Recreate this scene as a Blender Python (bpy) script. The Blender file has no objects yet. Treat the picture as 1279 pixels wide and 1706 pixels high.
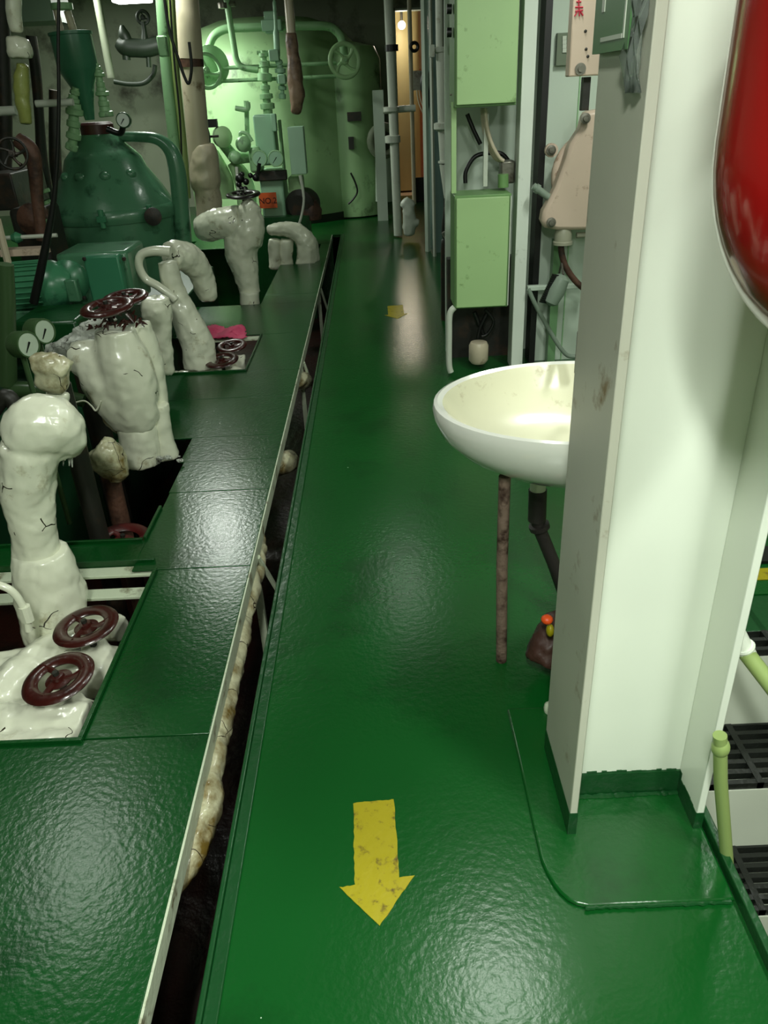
import bpy, bmesh, math, random
from mathutils import Vector as V, Matrix
random.seed(7)
sc = bpy.context.scene
COL = sc.collection

# ------------------------------------------------------------ camera
F = 1280.0; CX, CY = 639.5, 853.0; EYE = V((0, 0, 1.55))
vy = V(((612-CX)/F, (CY-150)/F, -1)).normalized()
a_ = (755-CX)/F
b_ = -(a_*vy.x - vy.z)/vy.y
up_ = -V((a_, b_, -1)).normalized()
xr = vy.cross(up_)
R3 = Matrix((xr, vy, up_))                     # camera axes -> world axes
cam = bpy.data.cameras.new('camera'); camo = bpy.data.objects.new('camera', cam); COL.objects.link(camo)
camo.matrix_world = Matrix.Translation(EYE) @ R3.to_4x4()
cam.sensor_fit = 'HORIZONTAL'; cam.sensor_width = 36; cam.lens = F/1279*36; cam.clip_start = 0.02
sc.camera = camo

def W(px, py, x=None, y=None, z=None):
    """point of a place plane seen at a photograph position"""
    d = R3 @ V(((px-CX)/F, (CY-py)/F, -1))
    if z is not None: t = (z-EYE.z)/d.z
    elif y is not None: t = y/d.y
    else: t = x/d.x
    return EYE + d*t
def depth(p): return -(R3.transposed() @ (V(p)-EYE)).z

# ------------------------------------------------------------ world, exposure
w = bpy.data.worlds.new('world'); sc.world = w; w.use_nodes = True
w.node_tree.nodes['Background'].inputs[0].default_value = (.55, .75, .6, 1)
w.node_tree.nodes['Background'].inputs[1].default_value = .10
sc.view_settings.view_transform = 'Standard'; sc.view_settings.look = 'None'
sc.view_settings.gamma = 1; sc.view_settings.use_curve_mapping = False
sc.view_settings.exposure = 0.0

# lamp strengths in watts (fixtures are built further down, each with its own light)
LAMPS = [  # x, y, z, length, watts, label
    (1.35, .0, 2.62, .9, 46, 'unseen added ceiling lamp over the stair well, brightening the pillar web'),  # added lamp without a known source, lightens pillar web and stair risers
    (-.15, -.55, 2.62, .9, 84, 'white ceiling lamp fixture over the near end of the walkway, before the pillar'),
    (.46, 2.3, 2.62, .35, 11, 'small white ceiling lamp fixture above the wash basin'),
    (-2.05, 3.3, 2.75, .9, 11, 'long white ceiling lamp fixture above the lagged pipes'),
    (-1.8, 7.3, 2.75, .9, 36, 'white ceiling lamp fixture above the middle of the raised platform'),
    (1.30, 3.15, 2.65, .6, 27, 'unseen added ceiling lamp behind the pillar, brightening the pale wall and boxes'),  # fill light added to lift the pale wall, boxes and basin
    (-3.6, 11.5, 2.93, .6, 26, 'unseen added ceiling lamp left of the boiler, brightening the dark back wall'),  # put in out of view to lighten the back-left wall
    (-2.52, 10.1, 2.515, .3, 75, 'bright white fluorescent ceiling lamp at the top edge, left of the boiler'),
    (.15, 6.2, 2.75, .4, 4, 'short ceiling lamp fixture above the electric boxes'),
]

# ------------------------------------------------------------ materials
def c(r, g, b):
    f = lambda v: ((v/255+.055)/1.055)**2.4 if v/255 > .04045 else v/255/12.92
    return (f(r), f(g), f(b), 1)
MATS = {}
def paint(name, col, rough=.4, bump=.0, bscale=60, dirt=None, damt=.0, dscale=6, metal=0, specks=None, coat=0, wear=None):
    if name in MATS: return MATS[name]
    m = bpy.data.materials.new(name); m.use_nodes = True; nt = m.node_tree; N = nt.nodes; L = nt.links
    b = N['Principled BSDF']; b.inputs['Roughness'].default_value = rough; b.inputs['Metallic'].default_value = metal
    if coat: b.inputs['Coat Weight'].default_value = coat; b.inputs['Coat Roughness'].default_value = .08
    tc = N.new('ShaderNodeTexCoord'); out = None
    base = N.new('ShaderNodeRGB'); base.outputs[0].default_value = col; out = base.outputs[0]
    # faint large-scale unevenness of the paint itself
    n0 = N.new('ShaderNodeTexNoise'); n0.inputs['Scale'].default_value = 2.3; L.new(tc.outputs['Object'], n0.inputs['Vector'])
    hs = N.new('ShaderNodeHueSaturation'); mr = N.new('ShaderNodeMapRange')
    mr.inputs[3].default_value = .86; mr.inputs[4].default_value = 1.14
    L.new(n0.outputs[0], mr.inputs[0]); L.new(mr.outputs[0], hs.inputs['Value']); L.new(out, hs.inputs['Color']); out = hs.outputs[0]
    if dirt:
        n = N.new('ShaderNodeTexNoise'); n.inputs['Scale'].default_value = dscale; n.inputs['Detail'].default_value = 8; n.inputs['Roughness'].default_value = .65
        L.new(tc.outputs['Object'], n.inputs['Vector'])
        r = N.new('ShaderNodeValToRGB'); r.color_ramp.elements[0].position = .62-damt*.35; r.color_ramp.elements[1].position = .72-damt*.15
        L.new(n.outputs[0], r.inputs[0])
        mx = N.new('ShaderNodeMix'); mx.data_type = 'RGBA'; L.new(r.outputs[0], mx.inputs[0]); L.new(out, mx.inputs[6]); mx.inputs[7].default_value = dirt
        out = mx.outputs[2]
    if specks:
        vo = N.new('ShaderNodeTexVoronoi'); vo.inputs['Scale'].default_value = specks[1]; L.new(tc.outputs['Object'], vo.inputs['Vector'])
        lt = N.new('ShaderNodeMath'); lt.operation = 'LESS_THAN'; lt.inputs[1].default_value = specks[2]; L.new(vo.outputs['Distance'], lt.inputs[0])
        # keep only few of the cells
        sp = N.new('ShaderNodeSeparateColor'); L.new(vo.outputs['Color'], sp.inputs[0])
        g = N.new('ShaderNodeMath'); g.operation = 'GREATER_THAN'; g.inputs[1].default_value = .8; L.new(sp.outputs[0], g.inputs[0])
        mu = N.new('ShaderNodeMath'); mu.operation = 'MULTIPLY'; L.new(lt.outputs[0], mu.inputs[0]); L.new(g.outputs[0], mu.inputs[1])
        mx = N.new('ShaderNodeMix'); mx.data_type = 'RGBA'; L.new(mu.outputs[0], mx.inputs[0]); L.new(out, mx.inputs[6]); mx.inputs[7].default_value = specks[0]
        out = mx.outputs[2]
    L.new(out, b.inputs['Base Color'])
    if bump:
        n = N.new('ShaderNodeTexNoise'); n.inputs['Scale'].default_value = bscale; n.inputs['Detail'].default_value = 3
        L.new(tc.outputs['Object'], n.inputs['Vector'])
        bp = N.new('ShaderNodeBump'); bp.inputs['Strength'].default_value = bump; bp.inputs['Distance'].default_value = .01
        L.new(n.outputs[0], bp.inputs['Height']); L.new(bp.outputs[0], b.inputs['Normal'])
    MATS[name] = m; return m
def emit(name, col, s):
    m = bpy.data.materials.new(name); m.use_nodes = True; b = m.node_tree.nodes['Principled BSDF']
    b.inputs['Base Color'].default_value = col; b.inputs['Emission Color'].default_value = col; b.inputs['Emission Strength'].default_value = s
    return m

GREEN = paint('deck green', c(11, 76, 26), .24, .09, 62, c(10, 64, 22), .25, 3, specks=(c(190, 215, 190), 9, .022))
GREEN2 = paint('platform green', c(10, 68, 25), .23, .12, 62, c(10, 56, 22), .3, 2.5, specks=(c(190, 215, 190), 7, .018))
GREENP = paint('plinth green', c(16, 68, 30), .3, .25, 30)
BILGE = paint('bilge red', c(44, 13, 9), .3, .4, 25, c(25, 10, 8), .5, 4, specks=(c(170, 150, 140), 14, .03))
WHITE = paint('pillar white', c(226, 232, 218), .38, .05, 8)
LAG = paint('white lagging', c(230, 232, 210), .26, .22, 14, c(150, 138, 90), .10, 5, specks=(c(60, 52, 36), 13, .045), coat=.5)
LAGW = paint('torn lagging', c(196, 200, 190), .5, .6, 40, c(50, 45, 35), .32, 16)
LAGY = paint('yellowed lagging', c(200, 198, 165), .35, .5, 22, c(112, 92, 40), .55, 9, coat=.3)
DWHITE = paint('dirty white', c(196, 206, 180), .4, .3, 30, c(95, 78, 40), .18, 14)
BROWN = paint('wheel brown', c(60, 20, 16), .28, .25, 30, c(36, 12, 12), .35, 9, coat=.3)
MINT = paint('mint paint', c(146, 190, 140), .4, .15, 20, c(60, 90, 55), .12, 7)
MINT2 = paint('mint panel', c(150, 192, 160), .4, .1, 12)
TANK = paint('tank mint', c(158, 196, 142), .42, .12, 5, c(60, 85, 50), .12, 2.2)
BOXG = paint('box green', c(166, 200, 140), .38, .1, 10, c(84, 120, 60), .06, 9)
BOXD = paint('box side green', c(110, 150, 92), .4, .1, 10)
TEAL = paint('machine teal', c(76, 126, 94), .28, .2, 16, c(18, 58, 36), .2, 5, coat=.3)
TEALL = paint('motor teal', c(64, 128, 92), .28, .1, 16, c(20, 70, 50), .15, 6)
PALE = paint('pale wall', c(196, 210, 194), .45, .08, 6, c(110, 125, 105), .08, 2)
WALLD = paint('dim wall', c(140, 148, 126), .6, .1, 4, c(62, 62, 48), .3, 1.5)
DARK = paint('dark iron', c(34, 34, 28), .5, .3, 20, c(62, 44, 30), .3, 8)
BLACK = paint('black rubber', c(16, 17, 16), .4)
BEIGE = paint('beige pipe', c(196, 184, 160), .35, .2, 14, c(120, 98, 70), .08, 6)
PINKC = paint('pinkish cream', c(205, 184, 165), .42, .15, 14, c(140, 110, 85), .1, 12)
GREYF = paint('stained shaded flange', c(196, 196, 180), .4, .1, 14, c(122, 96, 50), .08, 7)  # pillar white with the left face's shade mixed in, plus brown stains
RUST = paint('rusty brown', c(92, 62, 48), .6, .5, 30, c(40, 24, 18), .5, 9)
STEEL = paint('worn steel', c(120, 118, 108), .4, .2, 30, c(60, 46, 36), .3, 14, metal=.6)
PIPEW = paint('pipe white', c(198, 204, 190), .4, .1, 12, c(120, 105, 75), .08, 6)
PIPEG = paint('pipe green', c(140, 160, 95), .4, .1, 12)
YEL = paint('arrow yellow', c(158, 146, 10), .4, .12, 40, c(80, 58, 20), .22, 30)
RED = paint('red gloss', c(150, 20, 18), .16, .03, 6, specks=(c(200, 120, 110), 9, .02), coat=.6)
PINK = paint('pink rag', c(214, 70, 112), .7, .3, 60)
CERAM = paint('ceramic', c(232, 232, 224), .12, 0, 1, coat=.5)
CERIN = paint('stained ceramic', c(226, 224, 196), .22, .06, 14, c(150, 128, 84), .13, 5, coat=.3)
BLUEGLASS = paint('dial face', c(170, 185, 165), .15)
ORANGE = paint('orange plate', c(214, 92, 40), .5)
TEXTD = paint('dark lettering', c(30, 18, 12), .6)
TEXTR = paint('red lettering', c(190, 50, 70), .6)
GRATE = paint('black tread', c(20, 24, 20), .45, .3, 60)
STEPW = paint('step white', c(206, 212, 196), .45, .1, 12)
REDD = paint('reddish plate', c(150, 80, 70), .6, .1, 8)
WARMW = paint('warm room wall', c(232, 205, 178), .6)
CLEAR = paint('clear film', c(225, 235, 228), .08)
CLEAR.node_tree.nodes['Principled BSDF'].inputs['Transmission Weight'].default_value = .85
SIGN = paint('sign green', c(70, 116, 66), .4)
TUBES = {}
BULB = emit('bulb glow', (1, .8, .5, 1), 14)

def cracks(m, scale, col, cut=.60):
    nt = m.node_tree; N = nt.nodes; L = nt.links; b = N['Principled BSDF']; src = b.inputs['Base Color'].links[0].from_socket
    tc = N.new('ShaderNodeTexCoord'); wn = N.new('ShaderNodeTexNoise'); wn.inputs['Scale'].default_value = 9; L.new(tc.outputs['Object'], wn.inputs['Vector'])
    ad = N.new('ShaderNodeMix'); ad.data_type = 'RGBA'; ad.blend_type = 'ADD'; ad.inputs[0].default_value = .12; L.new(tc.outputs['Object'], ad.inputs[6]); L.new(wn.outputs['Color'], ad.inputs[7])
    vo = N.new('ShaderNodeTexVoronoi'); vo.feature = 'DISTANCE_TO_EDGE'; vo.inputs['Scale'].default_value = scale; L.new(ad.outputs[2], vo.inputs['Vector'])
    lt = N.new('ShaderNodeMath'); lt.operation = 'LESS_THAN'; lt.inputs[1].default_value = .010; L.new(vo.outputs['Distance'], lt.inputs[0])
    n2 = N.new('ShaderNodeTexNoise'); n2.inputs['Scale'].default_value = 7; L.new(tc.outputs['Object'], n2.inputs['Vector'])
    g = N.new('ShaderNodeMath'); g.operation = 'GREATER_THAN'; g.inputs[1].default_value = cut; L.new(n2.outputs[0], g.inputs[0])
    mu = N.new('ShaderNodeMath'); mu.operation = 'MULTIPLY'; L.new(lt.outputs[0], mu.inputs[0]); L.new(g.outputs[0], mu.inputs[1])
    mx = N.new('ShaderNodeMix'); mx.data_type = 'RGBA'; L.new(mu.outputs[0], mx.inputs[0]); L.new(src, mx.inputs[6]); mx.inputs[7].default_value = col
    L.new(mx.outputs[2], b.inputs['Base Color'])
cracks(LAG, 5, c(50, 44, 30)); cracks(LAGY, 8, c(50, 36, 20), .5); cracks(LAGW, 14, c(30, 28, 24), .45)

# ------------------------------------------------------------ mesh builder
def frame(n):
    n = V(n).normalized(); a = V((0, 0, 1)) if abs(n.z) < .9 else V((1, 0, 0))
    u = n.cross(a).normalized(); return u, n.cross(u).normalized(), n
class MB:
    def __init__(s): s.bm = bmesh.new()
    def box(s, x0, x1, y0, y1, z0, z1, rot=None, piv=None):
        vs = [V((x, y, z)) for z in (z0, z1) for y in (y0, y1) for x in (x0, x1)]
        if rot:
            p = V(piv) if piv else V(((x0+x1)/2, (y0+y1)/2, (z0+z1)/2)); vs = [rot @ (v-p)+p for v in vs]
        q = [s.bm.verts.new(v) for v in vs]
        for f in ((0, 2, 3, 1), (4, 5, 7, 6), (0, 1, 5, 4), (2, 6, 7, 3), (0, 4, 6, 2), (1, 3, 7, 5)): s.bm.faces.new([q[i] for i in f])
        return s
    def tube(s, pts, r, n=14, cap=True):
        """swept round section; r one radius or one per point"""
        pts = [V(p) for p in pts]; rs = r if isinstance(r, (list, tuple)) else [r]*len(pts)
        rings = []; pu = None
        for i, p in enumerate(pts):
            d = (pts[min(i+1, len(pts)-1)]-pts[max(i-1, 0)])
            if d.length < 1e-9: d = V((0, 0, 1))
            d.normalize()
            if pu is None: u, v_, _ = frame(d)
            else:
                u = pu-d*pu.dot(d)
                u = u.normalized() if u.length > 1e-6 else frame(d)[0]
                v_ = d.cross(u)
            pu = u
            rings.append([s.bm.verts.new(p+(u*math.cos(t)+v_*math.sin(t))*rs[i]) for t in [2*math.pi*k/n for k in range(n)]])
        for A, B in zip(rings, rings[1:]):
            for k in range(n): s.bm.faces.new((A[k], A[(k+1) % n], B[(k+1) % n], B[k]))
        if cap:
            s.bm.faces.new(rings[0][::-1]); s.bm.faces.new(rings[-1])
        return s
    def cyl(s, a, b, r, n=20): return s.tube([a, b], r, n)
    def lathe(s, c0, prof, axis=(0, 0, 1), n=40, closed=False):
        u, v_, ax = frame(axis); c0 = V(c0); rings = []
        for r, h in prof:
            rings.append([s.bm.verts.new(c0+ax*h+(u*math.cos(t)+v_*math.sin(t))*max(r, 1e-4)) for t in [2*math.pi*k/n for k in range(n)]])
        pr = list(zip(rings, rings[1:]))
        if closed: pr.append((rings[-1], rings[0]))
        for A, B in pr:
            for k in range(n): s.bm.faces.new((A[k], A[(k+1) % n], B[(k+1) % n], B[k]))
        if not closed:
            s.bm.faces.new(rings[0][::-1]); s.bm.faces.new(rings[-1])
        return s
    def torus(s, c0, R, r, axis=(0, 0, 1), n=36, m=10, flat=1, a0=0, a1=2*math.pi):
        u, v_, ax = frame(axis); c0 = V(c0); full = abs(a1-a0-2*math.pi) < 1e-6; rings = []
        for k in range(n if full else n+1):
            t = a0+(a1-a0)*k/n; d = u*math.cos(t)+v_*math.sin(t)
            rings.append([s.bm.verts.new(c0+d*R+d*r*flat*math.cos(q)+ax*r*math.sin(q)) for q in [2*math.pi*j/m for j in range(m)]])
        for i in range(n if full else n):
            A = rings[i]; B = rings[(i+1) % len(rings)]
            for j in range(m): s.bm.faces.new((A[j], A[(j+1) % m], B[(j+1) % m], B[j]))
        if not full: s.bm.faces.new(rings[0]); s.bm.faces.new(rings[-1][::-1])
        return s
    def ball(s, p, r, sub=3, sq=(1, 1, 1)):
        bmesh.ops.create_icosphere(s.bm, subdivisions=sub, radius=1, matrix=Matrix.Translation(V(p)) @ Matrix.Diagonal((r*sq[0], r*sq[1], r*sq[2], 1)))
        return s
    def prism(s, poly, z0, z1):
        a = [s.bm.verts.new((x, y, z0)) for x, y in poly]; b = [s.bm.verts.new((x, y, z1)) for x, y in poly]
        s.bm.faces.new(a[::-1]); s.bm.faces.new(b); n = len(poly)
        for i in range(n): s.bm.faces.new((a[i], a[(i+1) % n], b[(i+1) % n], b[i]))
        return s
    def build(s, name, mat, parent=None, bevel=0, smooth=True, blob=None, label=None):
        bmesh.ops.recalc_face_normals(s.bm, faces=s.bm.faces)
        o0 = ORI.get(parent.name, V((0, 0, 0))) if parent else V((0, 0, 0))
        if parent is None and s.bm.verts:
            xs = [v.co for v in s.bm.verts]
            o0 = V((sum(v.x for v in xs)/len(xs), sum(v.y for v in xs)/len(xs), min(v.z for v in xs)))
        for v in s.bm.verts: v.co -= o0
        me = bpy.data.meshes.new(name); s.bm.to_mesh(me); s.bm.free(); me.materials.append(mat)
        o = bpy.data.objects.new(name, me); COL.objects.link(o)
        if parent: o.parent = parent
        else: o.location = o0
        ORI[o.name] = o0
        if smooth:
            for p in me.polygons: p.use_smooth = True
            if not blob: me.set_sharp_from_angle(angle=math.radians(38))
        if bevel:
            m = o.modifiers.new('bevel', 'BEVEL'); m.width = bevel; m.segments = 2; m.limit_method = 'ANGLE'; m.angle_limit = math.radians(50)
        if blob:
            m = o.modifiers.new('merge', 'REMESH'); m.mode = 'VOXEL'; m.voxel_size = blob[0]; m.use_smooth_shade = True
            m = o.modifiers.new('smooth', 'SMOOTH'); m.factor = .8; m.iterations = blob[1]
            for sz, st in blob[2]:
                t = bpy.data.textures.new('lump', 'CLOUDS'); t.noise_scale = sz; t.noise_depth = 2
                m = o.modifiers.new('lumps', 'DISPLACE'); m.texture = t; m.strength = st; m.mid_level = .5; m.texture_coords = 'GLOBAL'
        if label: o['label'] = label
        return o
ORI = {}
def thing(name, label, cat, loc, group=None):
    o = bpy.data.objects.new(name, None); COL.objects.link(o); o.location = loc; o.empty_display_size = .05
    ORI[o.name] = V(loc); o['label'] = label; o['category'] = cat
    if group: o['group'] = group
    return o
def tag(o, label, cat, group=None, kind=None):
    o['label'] = label; o['category'] = cat
    if group: o['group'] = group
    if kind: o['kind'] = kind
    return o
def struct(o): o['kind'] = 'structure'; return o

def sm(pts, k=6):
    """smooth a path of 3-D points (Catmull-Rom); entries may be (Vector, radius)"""
    out = []
    P = [p if isinstance(p, tuple) and len(p) == 2 else (V(p), 0) for p in pts]
    for i in range(len(P)-1):
        p0, p1, p2, p3 = P[max(i-1, 0)], P[i], P[i+1], P[min(i+2, len(P)-1)]
        for j in range(k):
            t = j/k; f = lambda a, b, c_, d: .5*((2*b)+(-a+c_)*t+(2*a-5*b+4*c_-d)*t*t+(-a+3*b-3*c_+d)*t*t*t)
            out.append((f(p0[0], p1[0], p2[0], p3[0]), f(p0[1], p1[1], p2[1], p3[1])))
    out.append(P[-1]); return out
def spath(mb, pts, r=None, k=6, n=14):
    q = sm(pts, k); return mb.tube([p for p, _ in q], r if r is not None else [max(x, .002) for _, x in q], n)
def ip(pts, y):
    """photo points (px, py, radius px[, extra distance]) standing at distance y -> (point, radius)"""
    out = []
    for p in pts:
        v = W(p[0], p[1], y=y+(p[3] if len(p) > 3 else 0)); out.append((v, p[2]*depth(v)/F))
    return out

def wheel(parent, ctr, nrm, R, mat=None, spokes=3, wide=2.1, rr=.12, stem=.1, stemmat=None, name='handwheel'):
    mat = mat or BROWN; ctr = V(ctr); u, v_, n = frame(nrm); m = MB()
    m.torus(ctr, R*(1-rr*wide*.5), R*rr, n, 40, 10, wide)
    hb = .40 if wide > 1.5 else .26; m.lathe(ctr-n*R*.16, [(R*.1, 0), (R*hb, .06*R), (R*(hb+.02), .12*R), (R*.22, .18*R), (R*.2, .3*R), (.01*R, .32*R)], n, 24)
    for k in range(spokes):
        t0 = 2*math.pi*k/spokes+.4; pts = []
        for j in range(7):
            f = j/6; t = t0+.55*f*(1-f*.2); rad = R*(.15+.7*f)
            pts.append(ctr+(u*math.cos(t)+v_*math.sin(t))*rad-n*R*.08*(1-f))
        m.tube(pts, [R*(.14-.05*math.sin(math.pi*j/6)) for j in range(7)], 8)
        if wide > 1.5: m.tube([p+(u*math.cos(t0+1.1)+v_*math.sin(t0+1.1))*R*.08 for p in pts], [R*(.11-.04*math.sin(math.pi*j/6)) for j in range(7)], 8)
    o = m.build(name, mat, parent)
    if stem:
        MB().cyl(ctr-n*stem, ctr+n*R*.1, R*.12, 12).cyl(ctr+n*R*.05, ctr+n*R*.28, R*.1, 6).build('spindle', stemmat or DARK, o)
    return o

# ============================================================ STRUCTURE
XL, XP = -.40, -.525          # walkway edge, platform edge
SX = .705                     # edge over the stair well
f = MB()
f.box(XL, SX, -.6, 2.12, -.03, 0).box(XL, 2.6, 2.12, 10, -.03, 0).box(-6.5, 2.6, 10, 13.6, -.03, 0)
f.box(-6.5, XP-.0, 10, 10.02, -.8, -.03)
struct(f.build('floor', GREEN, bevel=0))
struct(MB().box(-6.5, 2.6, -.8, 13.6, -.85, -.8).build('floor', BILGE))['label'] = 'dark red bilge floor below the plates'
# lipped edges of the walkway
m = MB()
m.box(XL-.012, XL, -.6, 10, -.08, .012).box(XL, XL+.03, -.6, 10, .0, .006)
m.box(SX-.002, SX+.016, -.6, 1.95, -.12, .034).box(SX+.016, 2.6, 1.93, 2.12, -.03, -.004)
struct(m.build('trim_1', GREENP, bevel=.003))
MBx = MB(); MBx.prism([(.325, 1.075), (.335, 1.055), (.348, 1.038), (.365, 1.027), (.39, 1.02), (SX-.006, 1.02), (SX-.006, 1.62), (.31, 1.62), (.31, 1.14), (.316, 1.105)], 0, .012)
struct(MBx.build('trim_2', GREEN, bevel=.005))['label'] = 'raised green base plate under the white pillar'
# weld beads
m = MB()
def bead(a, b, r=.004):
    a, b = V(a), V(b); n = max(4, int((b-a).length/.006))
    m.tube([a+(b-a)*i/n+V((random.uniform(-1, 1), random.uniform(-1, 1), 0))*.0012 for i in range(n+1)], [r*random.uniform(.7, 1.3) for _ in range(n+1)], 6)
bead((.405, 1.302, .014), (.69, 1.302, .014), .006); bead((.38, 1.018, .008), (.69, 1.018, .006))
struct(m.build('trim_3', GREENP))['label'] = 'painted weld beads around the pillar foot'
# ceiling, walls
struct(MB().box(-6.5, 2.6, -1.5, 17, 3.1, 3.15).build('ceiling', WALLD))
struct(MB().box(-6.5, .46, 13.5, 13.6, -.8, 3.1).box(.46, .86, 13.5, 13.6, 2.55, 3.1).box(.86, 2.6, 13.5, 13.6, -.03, 3.1).build('wall_back', WALLD))
struct(MB().box(-6.6, -6.5, -1.5, 13.6, -.85, 3.1).build('wall_left', WALLD))
struct(MB().box(2.6, 2.7, -1.5, 13.6, -2.2, 3.1).build('wall_right', WALLD))
struct(MB().box(-6.5, 2.6, -1.6, -1.5, -2.2, 3.1).build('wall_front', WALLD))
# room behind the far doorway
struct(MB().box(-.2, 2, 16.4, 16.5, -.03, 3.1).box(-.3, -.2, 13.6, 16.5, -.03, 3.1).box(2, 2.1, 13.6, 16.5, -.03, 3.1).box(-.3, 2.1, 13.6, 16.5, -.06, -.03).build('wall_far_room', WARMW))
struct(MB().box(.43, .46, 13.44, 13.62, -.0, 2.58).box(.86, .89, 13.44, 13.62, 0, 2.58).box(.43, .89, 13.44, 13.62, 2.55, 2.58).build('door_1', PALE))
# enclosure wall behind the electric boxes and basin
wl = MB().box(.965, 2.6, 4.72, 4.78, 0, 3.1).box(.44, .97, 4.98, 5.03, 0, 3.1)
struct(wl.build('wall_enclosure', PALE))
struct(MB().box(1.14, 1.146, 4.712, 4.722, 0, 3.1).box(1.35, 1.4, 4.68, 4.72, 0, 1.3).build('trim_4', MINT))
struct(MB().box(.93, .965, 4.66, 4.8, 0, 3.1).build('trim_5', BLACK))
# ---------------- stair well right of the pillar
st = thing('staircase', 'white steel stairs with black slotted treads going down beside the deck edge', 'stairs', (1.2, 1.6, -1))
zz, yy = -.0, 2.12
TR = [(0, 2.12, 1.84), (-.30, 1.84, 1.595), (-.575, 1.595, 1.375), (-.87, 1.375, 1.19), (-1.16, 1.19, 1.0), (-1.45, 1.0, .8)]
for i, (z, yb, yf) in enumerate(TR):
    m = MB(); x0, x1 = .74, 1.9
    ny = 6
    for k in range(ny+1):
        y0 = yf+(yb-yf-.012)*k/ny; m.box(x0, x1, y0, y0+.016, z-.03, z-.006)
    for k in range(9):
        xx = x0+(x1-x0-.03)*k/8+(.04 if i % 2 else 0); m.box(xx, xx+.02, yf, yb, z-.03, z-.004)
    m.build('tread', GRATE, st, smooth=False)
    if i < 5: MB().box(.74, 1.9, yf-.004, yf+.004, TR[i+1][0]-.02, z-.03).build('riser', STEPW, st, smooth=False)
    MB().box(.745, 1.9, yf+.01, yb-.004, z-.075, z-.05).build('tread_pan', STEPW, st, smooth=False)
MB().box(.722, .74, .7, 2.12, -1.6, -.03).build('stringer', STEPW, st, smooth=False)
struct(MB().box(.7, 2.6, -1.5, 2.2, -2.2, -2.15).build('floor', GREEN))['label'] = 'lower green deck at the foot of the stairs'
# yellow stripe on floor beyond stairs
s = MB().box(.9, 1.9, 2.20, 2.27, .0005, .003).build('floor_stripe', YEL); tag(s, 'yellow painted stripe on the green floor behind the stair opening', 'stripe')
s = MB().box(.9, 1.9, 2.30, 2.40, .0, .012).build('stair_sill', BLACK); tag(s, 'black ledge at the head of the stairs', 'ledge')

# ============================================================ PILLAR
pil = thing('steel_pillar', 'large white painted steel H-section pillar on a green base plate', 'pillar', (.54, 1.3, .012))
PX0, PX1, PY0, PY1, PT = .384, .694, 1.20, 1.465, .018
MB().box(PX0, PX0+PT, PY0, PY1, .078, 3.1).build('flange', GREYF, pil, bevel=.002, label='left flange, shade painted in as grey, stained and scuffed')
MB().box(PX1-PT, PX1, PY0, PY1, .06, 3.1).build('flange', WHITE, pil, bevel=.002)
MB().box(PX0+PT, PX1-PT, 1.312, 1.327, .08, 3.1).build('web', WHITE, pil, bevel=.001)
m = MB(); m.box(PX0-.001, PX0+PT+.001, PY0-.001, PY1+.001, .0, .082).box(PX1-PT-.001, PX1+.001, PY0-.001, PY1+.001, 0, .064)
m.box(PX0+PT, PX1-PT, 1.307, 1.332, .0, .084)
# ragged brush line of the paint
for i in range(26):
    x = PX0+PT+.012*i
    if x > PX1-PT-.012: break
    m.box(x, x+.012, 1.3095, 1.330, .06, .084+random.uniform(0, .007))
for i in range(14):
    y = PY0+.0195*i; m.box(PX1-PT-.0015, PX1+.001, y, y+.0195, .05, .064+random.uniform(0, .008)+.012*(i > 4))
m.build('painted_foot', GREENP, pil, label='dark green painted foot with ragged edge')

# ============================================================ ARROWS
def arrow(cx, y0, y1, ws, wh, lab, grp=None, sk=0):
    L = y1-y0; hy = y0+L*.33; random.seed(int(y1*100)); pts = []
    def edge(a, b, n, j):
        for i in range(n):
            t = i/n; pts.append((a[0]+(b[0]-a[0])*t+random.uniform(-j, j), a[1]+(b[1]-a[1])*t+random.uniform(-j, j)))
    j = .0014; k = sk
    edge((cx-ws/2+k, y1), (cx+ws/2+k, y1+.006), 14, j*1.6); edge((cx+ws/2+k, y1+.006), (cx+ws/2, hy+.006), 16, j); edge((cx+ws/2, hy+.006), (cx+wh/2, hy+.008), 4, j)
    edge((cx+wh/2, hy+.008), (cx+.004, y0), 14, j); edge((cx+.004, y0), (cx-wh/2, hy-.012), 14, j*.5); edge((cx-wh/2, hy-.012), (cx-ws/2, hy-.008), 4, j); edge((cx-ws/2, hy-.008), (cx-ws/2+k, y1), 16, j)
    o = MB().prism(pts, .0006, .0018).build('floor_arrow', YEL, smooth=False); tag(o, lab, 'floor marking', grp); return o
arrow(-.062, 1.003, 1.325, .101, .168, 'large chipped yellow arrow painted in the foreground of the walkway', sk=-.006)
arrow(.142, 5.89, 6.30, .125, .185, 'small distant yellow arrow painted far down the walkway')

# ============================================================ PLATFORM
def plate(rects, lab, lips=()):
    m = MB()
    for x0, x1, y0, y1 in rects: m.box(x0, x1, y0, y1, -.008, 0)
    for x0, x1, y0, y1 in lips: m.box(x0, x1, y0, y1, -.03, .014)
    o = m.build('floor_plate', GREEN2, bevel=.002); tag(o, lab, 'floor plate'); return o
g = .004
plate([(-2.3, XP, -.6, 1.585)], 'nearest green floor plate of the raised platform, wide and uncut', [(-2.3, -.875, 1.573, 1.585)])
plate([(-.875, XP, 1.585+g, 2.45)], 'green floor plate beside the opening with the two brown handwheels', [(-.888, -.875, 1.585, 2.45)])
plate([(-.975, XP, 2.45+g, 3.09), (-2.3, -.975, 2.52, 2.68)], 'green floor plate beside the dark opening below the lagged valve', [(-.988, -.975, 2.68, 2.95), (-2.3, -.988, 2.668, 2.68), (-2.3,-.9,2.508,2.52)])
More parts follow.
